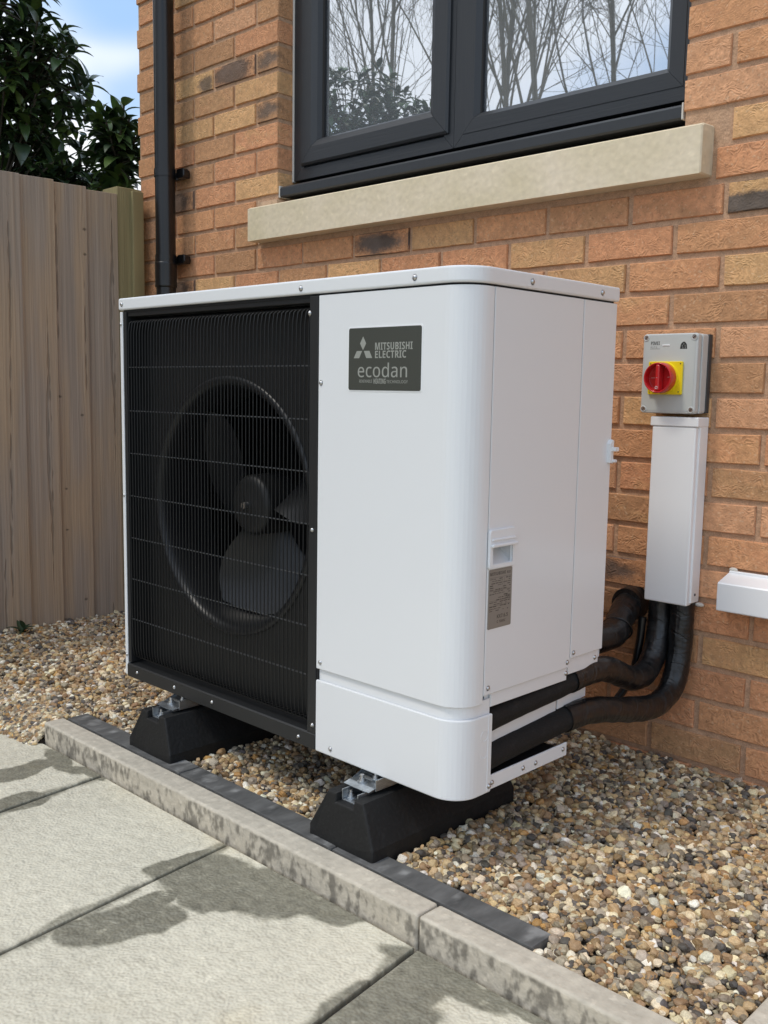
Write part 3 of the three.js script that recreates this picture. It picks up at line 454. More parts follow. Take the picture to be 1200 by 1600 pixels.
  const bladeGeo = (() => {
    const nu = 12, nv = 10, pos = [], idx = [];
    for (const k of [0, 1]) for (let i = 0; i <= nu; i++) for (let j = 0; j <= nv; j++) {
      const r = lerp(0.062, 0.253, i / nu), t = i / nu, w = lerp(0.8, 1.48, Math.sin(Math.min(1, t * 1.15) * 1.35)), s = j / nv - 0.5, sweep = 0.5 * t * t, a = sweep + s * w * (1 - 0.28 * Math.pow(t, 6) * (1 + 2 * s)), z = -s * lerp(0.09, 0.115, t) - 0.012 * (1 - 4 * s * s) * t;
      pos.push(r * Math.cos(a), r * Math.sin(a), z + (k ? -0.003 : 0));
    }
    const n = (nu + 1) * (nv + 1); for (const k of [0, 1]) for (let i = 0; i < nu; i++) for (let j = 0; j < nv; j++) { const a = k * n + i * (nv + 1) + j, b = a + 1, c = a + nv + 1, d = c + 1; if (k) idx.push(a, b, c, b, d, c); else idx.push(a, c, b, b, c, d); }
    const g = new THREE.BufferGeometry(); g.setAttribute('position', new THREE.Float32BufferAttribute(pos, 3)); g.setIndex(idx); g.computeVertexNormals(); return g;
  })();
  for (const a of [-100, 20, 140]) { const b = mesh('blade', bladeGeo, M.blade, fan); b.position.set(FCX, FCY, 0.612); b.rotation.z = a * Math.PI / 180; }
  // grille wires
  const guard = sub('fan_guard', hp), yT = 0.976, yB = 0.172;
  const wireGeo = tubeAlong([[0, yT + 0.006, 0.733], [0, yT + 0.005, 0.757], [0, yT - 0.002, 0.770], [0, yT - 0.016, 0.7755], [0, yT - 0.04, 0.7765], [0, 0.58, 0.7772], [0, yB + 0.04, 0.7765], [0, yB + 0.014, 0.7755], [0, yB + 0.002, 0.770], [0, yB - 0.006, 0.756], [0, yB - 0.007, 0.733]], 0.00135, 40, 5);
  const nW = 54; for (let i = 0; i < nW; i++) { const w = mesh('upright_wire', wireGeo, M.wire, guard); w.position.x = lerp(X0 + 0.030, XP - 0.032, i / (nW - 1)); }
  for (const y of [yT - 0.001, 0.868, 0.767, 0.667, 0.566, 0.465, 0.365, 0.267, yB]) { const e = y > 0.96 || y < 0.2; mesh('cross_wire', new THREE.CylinderGeometry(0.0015, 0.0015, XP - X0 - 0.038, 6).rotateZ(Math.PI / 2).translate((X0 + XP) / 2 + 0.001, y, e ? 0.765 : 0.7742), e ? M.wire : M.cross, guard); }
  // screws
  for (const [x, y] of [[-1.085, 1.013], [-0.452, 1.0115], [-0.163, 1.0125]]) screw(x, y, ZF + 0.0035, 'z');
  for (const z of [0.618, 0.395]) screw(X1 + 0.0035, 1.0125, z, 'x');
  for (const [x, y, z] of [[-1.0955, 0.968, ZF], [-0.430, 0.965, 0.7805], [-0.3975, 0.836, ZF], [-0.419, 0.557, 0.7805], [-1.0945, 0.566, ZF], [-1.0935, 0.176, ZF], [-0.415, 0.171, 0.7805], [-1.045, 0.140, 0.782], [-0.888, 0.140, 0.782], [-0.743, 0.139, 0.782], [-0.454, 0.138, 0.782], [-0.3935, 0.302, ZF], [-0.362, 0.137, ZF + 0.0005]]) screw(x, y, z, 'z', hp, 0.9);
  for (const [x, y, z] of [[X1, 0.314, 0.703], [X1, 0.313, 0.458], [X1 - 0.0005, 0.328, 0.437], [X1 - 0.005, 0.302, 0.352], [X1 - 0.004, 0.138, 0.455], [X1 - 0.004, 0.135, 0.545], [X1 - 0.004, 0.136, 0.585], [X1 - 0.004, 0.135, 0.678], [X1 + 0.001, 0.134, 0.693], [X1 - 0.004, 0.29, 0.455]]) screw(x, y, z, 'x', hp, 0.85);
  // badge: three diamond mark and lettering
  const cv = document.createElement('canvas'); cv.width = 704; cv.height = 448; const c = cv.getContext('2d');
  c.fillStyle = '#4a4c46'; c.fillRect(0, 0, 704, 448); c.fillStyle = '#a3a59e';
  const S = 704 / 1005, bx = x => (x - 92) * S, by = y => (y - 88) * 448 / 900, poly = a => { c.beginPath(); a.forEach(([x, y], i) => i ? c.lineTo(bx(x), by(y)) : c.moveTo(bx(x), by(y))); c.closePath(); c.fill(); };
  const my = -8; poly([[302, 218 + my], [346, 320 + my], [302, 418 + my], [258, 320 + my]]); poly([[212, 428 + my], [290, 428 + my], [248, 532 + my], [168, 532 + my]]); poly([[314, 428 + my], [394, 428 + my], [436, 532 + my], [350, 532 + my]]);
  const fit = (s, font, x0, x1, yb) => { c.font = font; const w = c.measureText(s).width; c.save(); c.translate(bx(x0), by(yb)); c.scale((bx(x1) - bx(x0)) / w, 1); c.fillText(s, 0, 0); c.restore(); };
  fit('MITSUBISHI', 'bold 71px sans-serif', 466, 988, 410); fit('ELECTRIC', 'bold 71px sans-serif', 466, 906, 526);
  fit('ecodan', '136px sans-serif', 218, 936, 800); fit('RENEWABLE', '30px sans-serif', 250, 440, 880); fit('HEATING', 'bold 50px sans-serif', 456, 632, 892); fit('TECHNOLOGY', '30px sans-serif', 640, 930, 884);
  const ct = new THREE.CanvasTexture(cv); ct.colorSpace = THREE.SRGBColorSpace;
  const bs = shapeOf(rrect(-0.3225, -0.147, 0.824, 0.9335, 0.004)); const bgm = frontOut(bs, ZF - 0.001, ZF + 0.0016, 0.0004, 8); { const p = bgm.attributes.position, uv = bgm.attributes.uv; for (let i = 0; i < p.count; i++) uv.setXY(i, (p.getX(i) + 0.3225) / 0.1755, (p.getY(i) - 0.824) / 0.1095); }
  mesh('badge', bgm, std({ map: ct, roughness: 0.4, metalness: 0.2 }), hp).userData.label = 'dark grey name badge with pale lettering';
  mesh('badge_border', frontOut(shapeOf(rrect(-0.3252, -0.1443, 0.8213, 0.9362, 0.005)), ZF - 0.001, ZF + 0.0006, 0.0003, 8), std({ color: rgb(0.86, 0.87, 0.88), roughness: 0.35 }), hp);
  // rating plate
  const c2 = document.createElement('canvas'); c2.width = 256; c2.height = 420; const k = c2.getContext('2d'); k.fillStyle = '#8d8982'; k.fillRect(0, 0, 256, 420); k.fillStyle = '#35332f';
  k.font = 'bold 30px sans-serif'; k.fillText('MITSUBISHI', 10, 42); k.font = 'bold 24px sans-serif'; k.fillText('R32', 196, 42); const rr = rng(4);
  k.font = '13px sans-serif'; for (let y = 66; y < 300; y += 15) { let x = 12; while (x < 236) { const w = 8 + rr() * 34; if (rr() < 0.66) { k.globalAlpha = 0.5 + 0.4 * rr(); k.fillRect(x, y, Math.min(w, 240 - x), 4 + rr() * 3); } x += w + 6; } }
  k.globalAlpha = 0.8; for (const y of [58, 150, 222, 258]) k.fillRect(10, y, 236, 1.5); k.fillRect(168, 66, 1.5, 84); k.font = 'bold 28px sans-serif'; k.fillText('PED 3', 190, 214, 50); k.font = 'bold 36px sans-serif'; k.fillText('KX7.6.5', 96, 352); k.font = 'bold 26px sans-serif'; k.fillText('C 1000C', 98, 386);
  const rt = new THREE.CanvasTexture(c2); rt.colorSpace = THREE.SRGBColorSpace; const pg = sideOut(rrect(0.645, 0.711, 0.4185, 0.5225, 0.003), X1 - 0.0005, X1 + 0.001, 0.0003); { const p = pg.attributes.position, uv = pg.attributes.uv; for (let i = 0; i < p.count; i++) uv.setXY(i, (0.711 - p.getZ(i)) / 0.066, (p.getY(i) - 0.4185) / 0.104); }
  mesh('rating_plate', pg, std({ map: rt, roughness: 0.4, metalness: 0.2 }), hp).userData.label = 'brushed silver rating plate with small print';
}

// ------------------------------------------------------------------ rubber feet and brackets
function foot(cx, label) {
  const f = thing('rubber_foot', label, 'rubber foot', [cx, 0, 0.65], 'rubber mounting feet');
  const s = shapeOf([[-0.083, -0.02], [0.083, -0.02], [0.083, 0.022], [0.046, 0.095], [0.0225, 0.095], [0.0225, 0.0795], [-0.0225, 0.0795], [-0.0225, 0.095], [-0.046, 0.095], [-0.083, 0.022]]);
  const g = frontOut(s, -0.206, 0.208, 0.004, 4, 3); { const p = g.attributes.position; for (let i = 0; i < p.count; i++) { const z = p.getZ(i), y = p.getY(i), d = Math.max(0, y - 0.02) * 0.16; p.setZ(i, z > 0.1 ? z - d : z < -0.1 ? z + d : z); } g.computeVertexNormals(); }
  mesh('rubber_block', uvMetres(g, 3), M.rubber, f);
  const ch = sub('channel', f); mesh('channel_base', box(-0.021, 0.021, 0.0797, 0.0822, -0.175, 0.184, 0.0005), M.galv, ch); for (const q of [-1, 1]) mesh('channel_lip', box(q > 0 ? 0.0188 : -0.0213, q > 0 ? 0.0213 : -0.0188, 0.0824, 0.1005, -0.175, 0.184, 0.0006), M.galv, ch);
  return f;
}
function bracket(cx, label) {
  const b = thing('steel_bracket', label, 'bracket', [cx, 0, 0.65], 'galvanised brackets');
  const prof = [[0.165, 0.1006], [0.150, 0.1036], [0.128, 0.1036], [0.116, 0.108], [0.108, 0.119], [-0.16, 0.1195], [-0.16, 0.1222], [0.106, 0.1219], [0.1185, 0.1106], [0.129, 0.1062], [0.151, 0.1062], [0.1665, 0.1030]];
  mesh('bracket_plate', uvMetres(sideOut(prof, -0.033, 0.033, 0.0005), 4), M.galv, b); mesh('bracket_web', box(0.0335, 0.0355, 0.1005, 0.1218, -0.15, 0.150, 0.0005), M.galv, b); mesh('bracket_web', box(-0.0355, -0.0335, 0.1005, 0.1218, -0.15, 0.118, 0.0005), M.galv, b);
  const bolt = (x, z, y) => { const g = new THREE.Group(); g.name = 'bolt'; b.add(g); mesh('washer', new THREE.CylinderGeometry(0.0095, 0.0095, 0.0015, 20).translate(x, y, z), M.galv, g); mesh('nut', new THREE.CylinderGeometry(0.0065, 0.0065, 0.0055, 6).translate(x, y + 0.0035, z), M.steel, g); mesh('stud', new THREE.CylinderGeometry(0.0038, 0.0038, 0.011, 12).translate(x, y + 0.0075, z), M.steel, g); };
  bolt(-0.006, 0.144, 0.107); bolt(-0.012, 0.166, 0.083); bolt(0.008, 0.122, 0.111);
}
foot(-0.877, 'black rubber support foot under the fan grille end of the heat pump');
foot(-0.251, 'black rubber support foot under the white panel end of the heat pump');
bracket(-0.877, 'galvanised bracket with bolts on the left rubber foot below the grille');
bracket(-0.254, 'galvanised bracket with bolts on the right rubber foot below the white panel');

// ------------------------------------------------------------------ insulated pipes
{
  const R = rng(31); const lines = []; { let p = 0; while (p < 1) { lines.push([p, (R() - 0.5) * 0.5]); p += 0.03 + 0.06 * R(); } }
  const tb = tex(1024, 256, (u, v) => { let h = 0.35; const uu = u; for (const [p, sk] of lines) { const d = uu - p - 0.03 * Math.sin(v * 6.283 + sk * 9); if (d > 0 && d < 0.07) h = Math.max(h, 0.75 - d * 4); } return h + 0.22 * fbm(u * 60, v * 6, 2, 3) + 0.12 * N3(u * 16, v * 24, 5); }, false);
  const tr = tex(512, 128, (u, v) => 0.30 + 0.28 * sstep(-0.2, 0.4, fbm(u * 24, v * 8, 4, 3)), false);
  const tape = (len) => { const b = tb.clone(), r = tr.clone(); b.repeat.set(len, 1); r.repeat.set(len, 1); b.needsUpdate = r.needsUpdate = true; return phys({ color: rgb(0.006, 0.0063, 0.007), roughness: 1, roughnessMap: r, bumpMap: b, bumpScale: 0.004, clearcoat: 0.2, clearcoatRoughness: 0.4 }); };
  const foam = std({ map: scuff, color: rgb(0.85, 0.85, 0.85), roughness: 0.8, bumpMap: fineBump, bumpScale: 0.0006 });
  const wob = (g, amp, seed) => { const p = g.attributes.position, n = g.attributes.normal; for (let i = 0; i < p.count; i++) { const d = amp * N3(p.getX(i) * 28 + seed, p.getY(i) * 28, p.getZ(i) * 28); p.setXYZ(i, p.getX(i) + n.getX(i) * d, p.getY(i) + n.getY(i) * d, p.getZ(i) + n.getZ(i) * d); } g.computeVertexNormals(); return g; };
  const cap = (x, y, z, r, parent) => mesh('end_cap', new THREE.CircleGeometry(r, 20).translate(x, y, z), M.blackMatt, parent);
  const a = thing('insulated_pipe', 'upper black insulated pipe from the heat pump bay up into the trunking', 'pipe', [0, 0, 0], 'insulated pipes');
  mesh('foam_sleeve', wob(tubeAlong([[-0.074, 0.2435, 0.684], [-0.074, 0.2505, 0.58], [-0.072, 0.2585, 0.46], [-0.069, 0.264, 0.405]], 0.0245, 40, 20), 0.0012, 3), foam, a); cap(-0.074, 0.2435, 0.684, 0.0245, a);
  mesh('taped_bend', wob(tubeAlong([[-0.069, 0.2635, 0.415], [-0.066, 0.2685, 0.365], [-0.064, 0.268, 0.315], [-0.065, 0.252, 0.255], [-0.068, 0.226, 0.195], [-0.069, 0.214, 0.145], [-0.073, 0.219, 0.098], [-0.080, 0.250, 0.054], [-0.085, 0.305, 0.028], [-0.086, 0.345, 0.0235], [-0.086, 0.40, 0.0235]], 0.0265, 120, 22), 0.0022, 9), tape(1), a);
  const b = thing('insulated_pipe', 'lower black insulated pipe looping from the heat pump bay up the brick wall', 'pipe', [0, 0, 0], 'insulated pipes');
  mesh('foam_sleeve', wob(tubeAlong([[-0.074, 0.1715, 0.684], [-0.074, 0.1785, 0.58], [-0.070, 0.1855, 0.46], [-0.066, 0.190, 0.42]], 0.0245, 40, 20), 0.0012, 5), foam, b); cap(-0.074, 0.1715, 0.684, 0.0245, b);
  mesh('taped_bend', wob(tubeAlong([[-0.066, 0.1895, 0.43], [-0.057, 0.193, 0.37], [-0.047, 0.184, 0.305], [-0.042, 0.168, 0.23], [-0.036, 0.158, 0.165], [-0.032, 0.160, 0.108], [-0.031, 0.184, 0.060], [-0.032, 0.24, 0.032], [-0.0335, 0.30, 0.0245], [-0.0335, 0.345, 0.0235], [-0.0335, 0.40, 0.0235]], 0.0265, 120, 22), 0.0022, 15), tape(1.1), b);
  const t = thing('insulated_pipe', 'thick black insulated pipe from the back of the heat pump into the brick wall', 'pipe', [0, 0, 0], 'insulated pipes');
  mesh('taped_bend', wob(tubeAlong([[-0.16, 0.300, 0.36], [-0.145, 0.298, 0.25], [-0.132, 0.297, 0.185], [-0.133, 0.302, 0.14], [-0.150, 0.322, 0.085], [-0.165, 0.340, 0.03], [-0.172, 0.352, -0.02]], 0.031, 80, 22), 0.0024, 21), tape(0.8), t);
  mesh('collar', new THREE.TorusGeometry(0.0325, 0.0022, 8, 32).rotateX(0.5).rotateY(0.35).translate(-0.1365, 0.306, 0.122), M.pipe, t);
  mesh('wall_sleeve', new THREE.CylinderGeometry(0.038, 0.04, 0.04, 28).rotateX(Math.PI / 2).translate(-0.167, 0.343, 0.015), tape(0.3), t);
  const w = thing('data_cable', 'thin black cable drop behind the bent insulated pipes', 'cable', [0, 0, 0]);
  mesh('cable_sheath', tubeAlong([[-0.115, 0.325, 0.05], [-0.118, 0.26, 0.055], [-0.125, 0.19, 0.07], [-0.15, 0.12, 0.12], [-0.18, 0.10, 0.2], [-0.2, 0.13, 0.33]], 0.009, 40, 10), M.pipe, w);
}

// ------------------------------------------------------------------ isolator, trunking
{
  const t = thing('cable_trunking', 'white plastic cable trunking running down the wall below the isolator', 'trunking', [0, 0, 0]);
  mesh('trunking_base', box(-0.116, -0.0065, 0.372, 0.772, 0.003, 0.040, 0.002, 2), M.pvc, t); mesh('trunking_cover', box(-0.113, -0.010, 0.367, 0.757, 0.020, 0.0535, 0.0035, 3), M.pvc, t);
  mesh('top_coupler', box(-0.1175, -0.005, 0.757, 0.778, 0.004, 0.0555, 0.003, 3), M.pvc, t); mesh('sealant_blob', new THREE.SphereGeometry(0.010, 14, 10).scale(1.1, 0.5, 0.7).translate(-0.001, 0.3665, 0.009), M.seal, t); mesh('fixing_hole', new THREE.CylinderGeometry(0.003, 0.003, 0.002, 10).rotateZ(Math.PI / 2).translate(-0.0063, 0.39, 0.024), M.dark, t);
  const s = thing('isolator_switch', 'grey rotary isolator box with red dial on yellow plate, on the brick wall', 'isolator switch', [0, 0, 0]);
  const x0 = -0.1405, x1 = -0.0125, y0 = 0.785, y1 = 0.956;
  mesh('back_gasket', box(x0 + 0.003, x1 + 0.004, y0 + 0.002, y1 - 0.001, 0.002, 0.0165, 0.002), M.dark, s);
  mesh('box_base', frontOut(shapeOf(rrect(x0 + 0.001, x1 + 0.002, y0 + 0.001, y1 - 0.001, 0.006)), 0.0165, 0.042, 0.002, 8, 2), M.boxGrey, s);
  mesh('box_lid', frontOut(shapeOf(rrect(x0, x1, y0, y1, 0.007)), 0.0425, 0.0605, 0.0032, 8, 3), M.boxGrey, s);
  const pr = document.createElement('canvas'); pr.width = 384; pr.height = 512; const c = pr.getContext('2d'); c.fillStyle = '#c3c7c4'; c.fillRect(0, 0, 384, 512); c.fillStyle = '#2c2f2f';
  c.font = 'bold 34px sans-serif'; c.fillText('PIMEI', 40, 58, 72); c.font = '17px sans-serif'; c.fillText('P.S.T.S.', 40, 80, 74); c.fillRect(38, 84, 76, 2); c.beginPath(); c.moveTo(270, 88); c.lineTo(274, 58); c.quadraticCurveTo(297, 20, 320, 58); c.lineTo(324, 88); c.closePath(); c.fill(); c.fillStyle = '#b8bcb9'; for (const [x, y] of [[284, 60], [296, 48], [306, 60], [290, 74], [308, 74]]) c.fillRect(x, y, 3, 12);
  const pt = new THREE.CanvasTexture(pr); pt.colorSpace = THREE.SRGBColorSpace; mesh('printed_face', new THREE.PlaneGeometry(x1 - x0 - 0.012, y1 - y0 - 0.012).translate((x0 + x1) / 2, (y0 + y1) / 2, 0.0610), phys({ map: pt, roughness: 0.42 }), s);
  mesh('moulded_bar', box(-0.094, -0.077, 0.930, 0.9325, 0.0606, 0.0622, 0.0006), M.pvc, s);
  for (const [x, y] of [[x0 + 0.0075, y1 - 0.0085], [x1 - 0.0085, y1 - 0.0085], [x0 + 0.0075, y0 + 0.0085], [x1 - 0.0085, y0 + 0.0085]]) {
    const q = new THREE.Group(); q.name = 'lid_screw'; q.position.set(x, y, 0.061); s.add(q); mesh('screw_cup', new THREE.TorusGeometry(0.0058, 0.0013, 8, 24), M.boxGrey, q); mesh('screw_head', new THREE.CylinderGeometry(0.0048, 0.0048, 0.0016, 20).rotateX(Math.PI / 2), M.steel, q); mesh('screw_slot', box(-0.0042, 0.0042, -0.0008, 0.0008, 0.0004, 0.0011, 0.0002).rotateZ(0.7), M.dark, q);
  }
  const yx0 = -0.122, yx1 = -0.042, yy0 = 0.8255, yy1 = 0.8965, cx = -0.0845, cy = 0.861;
  mesh('yellow_plate', frontOut(shapeOf(rrect(yx0, yx1, yy0, yy1, 0.003)), 0.0612, 0.0665, 0.0012, 6, 2), M.yellow, s);
  for (const [x, y] of [[yx0 + 0.005, yy1 - 0.005], [yx1 - 0.005, yy1 - 0.005], [yx0 + 0.005, yy0 + 0.005], [yx1 - 0.007, yy0 + 0.006]]) mesh('plate_hole', new THREE.CylinderGeometry(0.0013, 0.0013, 0.001, 10).rotateX(Math.PI / 2).translate(x, y, 0.0667), M.dark, s);
  mesh('plate_boss', new THREE.CylinderGeometry(0.0335, 0.0345, 0.006, 48).rotateX(Math.PI / 2).translate(cx, cy, 0.0692), M.yellow, s);
  const d = sub('red_dial', s);
  mesh('dial_cup', new THREE.LatheGeometry([[0, 0.004], [0.027, 0.004], [0.0285, 0.008], [0.0288, 0.0225], [0.0300, 0.0242], [0.0318, 0.0235], [0.0325, 0.021], [0.0327, 0.004], [0.0322, 0.0]].map(p => new THREE.Vector2(...p)), 56).rotateX(Math.PI / 2).translate(cx, cy, 0.0722), M.red, d);
  mesh('dial_grip', new RoundedBoxGeometry(0.0105, 0.0575, 0.021, 4, 0.0045).translate(cx, cy, 0.0865), M.red, d);
  const ink = std({ color: rgb(0.7, 0.68, 0.68), roughness: 0.5 });
  mesh('off_mark', new THREE.TorusGeometry(0.0026, 0.0006, 6, 20).translate(cx, cy - 0.021, 0.0972), ink, d); mesh('on_mark', box(cx + 0.008, cx + 0.0092, cy + 0.021, cy + 0.026, 0.0762, 0.0768, 0.0002), ink, d); mesh('tick_mark', box(cx - 0.024, cx - 0.012, cy - 0.0004, cy + 0.0004, 0.0762, 0.0768, 0.0002), ink, d); mesh('tick_mark', box(cx + 0.014, cx + 0.021, cy + 0.0012, cy + 0.002, 0.0762, 0.0768, 0.0002), ink, d); mesh('grip_dot', box(cx - 0.001, cx + 0.0012, cy - 0.0005, cy + 0.0005, 0.0968, 0.0973, 0.0002), ink, d);

  const w = thing('cable_trunking', 'short white trunking box at the right edge of the brick wall', 'trunking', [0, 0, 0]);
  mesh('trunking_base', box(0.0625, 1.2, 0.371, 0.4525, 0.003, 0.012, 0.002, 2), M.pvc, w);
  mesh('trunking_cover', sideOut([[0.008, 0.3745], [0.059, 0.3725], [0.0605, 0.3745], [0.0605, 0.4305], [0.058, 0.4335], [0.010, 0.4475], [0.008, 0.4475]], 0.0605, 1.2, 0.0012), M.pvc, w);
  mesh('end_clip', box(0.0535, 0.064, 0.3705, 0.378, 0.003, 0.03, 0.003, 3), M.pvc, w); mesh('end_clip', new THREE.TorusGeometry(0.0045, 0.0018, 8, 18).rotateY(Math.PI / 2.4).translate(0.0585, 0.384, 0.014), M.pvc, w);
  mesh('sealant_blob', new THREE.SphereGeometry(0.007, 12, 8).scale(1.4, 0.7, 0.7).translate(0.07, 0.4545, 0.006), M.seal, w);
}

// ------------------------------------------------------------------ rainwater downpipe
{
  const d = thing('downpipe', 'glossy black round rainwater downpipe at the house corner', 'downpipe', [-1.981, 0, 0.071]);
  mesh('pipe_barrel', new THREE.CylinderGeometry(0.034, 0.034, 1.99, 40).translate(0, 2.18, 0), M.pipe, d); mesh('lower_barrel', new THREE.CylinderGeometry(0.0335, 0.0335, 1.2, 40).translate(0, 0.6, 0), M.pipe, d);
  mesh('pipe_socket', new THREE.LatheGeometry([[0.0335, 0], [0.0372, 0.002], [0.0378, 0.006], [0.0372, 0.009], [0.0372, 0.075], [0.0380, 0.079], [0.0372, 0.085], [0.034, 0.086]].map(p => new THREE.Vector2(...p)), 40).translate(0, 1.165, 0), M.pipe, d);
  for (const y of [1.548, 1.262]) { const c = sub('pipe_clip', d); mesh('clip_band', new THREE.CylinderGeometry(0.0365, 0.0365, 0.026, 40, 1, true).translate(0, y, 0), M.pipe, c); mesh('clip_lug', frontOut(shapeOf(rrect(0.02, 0.066, y - 0.016, y + 0.016, 0.010)), -0.052, -0.030, 0.003, 6, 2), M.pipe, c); mesh('clip_wing', box(-0.060, -0.02, y - 0.013, y + 0.013, -0.066, -0.045, 0.004, 2), M.pipe, c); mesh('wall_plate', box(-0.05, 0.05, y - 0.013, y + 0.013, -0.068, -0.053, 0.003), M.pipe, c); }
}

// ------------------------------------------------------------------ timber fence
{
  const W = 1024, H = 1024, R = rng(8), knots = []; for (let i = 0; i < 26; i++) knots.push([R(), R(), 0.0045 + 0.007 * R() * R()]); // 1 m across, 1.6 m up
  const warp = (u, v) => { let s = 0, k = 0; for (const [x, y, r] of knots) { const dx = u - x, dy = (v - y) * 1.6; if (Math.abs(dx) > 0.09 || Math.abs(dy) > 0.2) continue; const e = Math.exp(-(dx * dx / (r * r * 7) + dy * dy / (r * r * 60))); s += e * Math.sign(dx) * r * 2.2; k = Math.max(k, sstep(r * 1.3, r * 0.2, Math.hypot(dx * 0.8, dy * 1.1) + 0.35 * r * N3(u * 300, v * 300, 3))); } return [s, k]; };
  const f = (u, v) => { const [w, k] = warp(u, v), x = u - w * 0.55 + 0.006 * N3(u * 5, v * 3, 4); return { g: fbm(x * 110, v * 2.6, 1, 3), l: N3(x * 320, v * 6, 5), st: fbm(u * 13, v * 2.4, 7, 4), crack: sstep(0.42, 0.5, N3(x * 62, v * 1.7, 14) + 0.18 * N3(u * 120, v * 30, 2)), k }; };
  const map = tex(W, H, (u, v) => { const { g, l, st, crack, k } = f(u, v); let b = 0.30 + 0.12 * g + 0.03 * l + 0.075 * st; b *= 1 - 0.34 * crack; b = lerp(b, 0.075, k * 0.85); const warm = sstep(-0.2, 0.3, st); return [b * lerp(1.10, 1.2, warm), b * lerp(0.90, 0.89, warm), b * lerp(0.72, 0.60, warm)]; });
  const bump = tex(W, H, (u, v) => { const { g, l, crack, k } = f(u, v); return 0.6 + 0.4 * g + 0.16 * l - 0.5 * crack - 0.2 * k; }, false);
  map.wrapT = bump.wrapT = THREE.MirroredRepeatWrapping;
  const m = std({ map, roughness: 0.92, bumpMap: bump, bumpScale: 0.0035 });
  const fence = thing('timber_fence', 'weathered brown vertical board timber fence beside the house corner', 'fence', [-2.2, 0, 0]);
  const pitch = 0.119; let n = 0;
  for (let k = 0; k < 34; k++) {
    const z0 = 0.138 + pitch * k, dy = (R() - 0.5) * 0.008, top = 1.497 + 0.012 * Math.min(k, 6) / 3 + dy, w = pitch + 0.014, ml = 0.052 + 0.016 * R();
    // feather-edge board: thick at the overlap, two planes meeting along the length
    const pts = [[-0.006, z0 - 0.004], [0.0165, z0 - 0.002], [0.0105, z0 + ml], [0.001 + 0.002 * R(), z0 + w - 0.004], [-0.008, z0 + w - 0.002]].map(([x, z]) => [x - 0.0, z]);
    const g = planUp(pts, -0.06, top, 0.0012); const p = g.attributes.position, uv = g.attributes.uv, du = R() * 9, dv = R();
    for (let i = 0; i < p.count; i++) { const y = p.getY(i); uv.setXY(i, p.getZ(i) + du, y / 1.6 + dv); if (y > 1) p.setY(i, y + 0.0); }
    const b = mesh(n ? `board_${String(n).padStart(3, '0')}` : 'board', g, m, fence); n++;
  }
  for (const y of [0.3, 0.85, 1.35]) mesh('rail', uvMetres(box(-0.05, -0.010, y, y + 0.075, 0.14, 4.2, 0.002)), m, fence);
  const pm = std({ map: tex(256, 1024, (u, v) => { const g = fbm(u * 26, v * 3.2, 21, 4), s = fbm(u * 5, v * 2, 3, 3); const b = 0.28 + 0.1 * g + 0.06 * s; return [b * 1.12, b * 0.93, b * 0.46]; }), roughness: 0.9, bumpMap: tex(256, 512, (u, v) => 0.5 + 0.6 * fbm(u * 30, v * 3, 4, 3), false), bumpScale: 0.003 });
  const post = thing('fence_post', 'greenish treated timber fence post against the brick house corner', 'fence post', [-2.2, 0, 0.083]);
  const g = box(-0.088, 0.012, -0.1, 1.524, -0.05, 0.05, 0.004, 2); { const q = uvMetres(g); const uv = q.attributes.uv; for (let i = 0; i < uv.count; i++) uv.setXY(i, uv.getX(i) * 6, uv.getY(i) * 0.62); mesh('post_shaft', q, pm, post); }
  mesh('post_batten', uvMetres(box(0.0125, 0.026, -0.05, 1.515, -0.049, -0.004, 0.003, 2), 0.62), pm, post);
}

// ------------------------------------------------------------------ evergreen shrubs beyond the fence
const leafGeos = (() => { const out = []; for (let k = 0; k < 3; k++) { const n = 6, pos = [], idx = []; for (let i = 0; i <= n; i++) { const t = i / n, w = 0.215 * Math.pow(Math.sin(Math.PI * Math.pow(t, 0.85)), 0.8) * (1 - 0.15 * t) + (i === 0 ? 0.012 : 0), y = 0.10 * Math.sin(t * 2.2) - (0.16 + 0.12 * k) * t * t; pos.push(t, y + w * 0.28, -w, t, y, 0, t, y + w * 0.28, w); } for (let i = 0; i < n; i++) { const a = i * 3; idx.push(a, a + 1, a + 3, a + 1, a + 4, a + 3, a + 1, a + 2, a + 4, a + 2, a + 5, a + 4); } const g = new THREE.BufferGeometry(); g.setAttribute('position', new THREE.Float32BufferAttribute(pos, 3)); g.setIndex(idx); g.computeVertexNormals(); out.push(g); } return out; })();
const leafMats = [[0.028, 0.058, 0.02], [0.046, 0.088, 0.026], [0.09, 0.15, 0.036], [0.036, 0.066, 0.032]].map(c => phys({ color: rgb(...c), roughness: 0.36, side: THREE.DoubleSide, transmission: 0.12, thickness: 0, clearcoat: 0.25, clearcoatRoughness: 0.25 }));
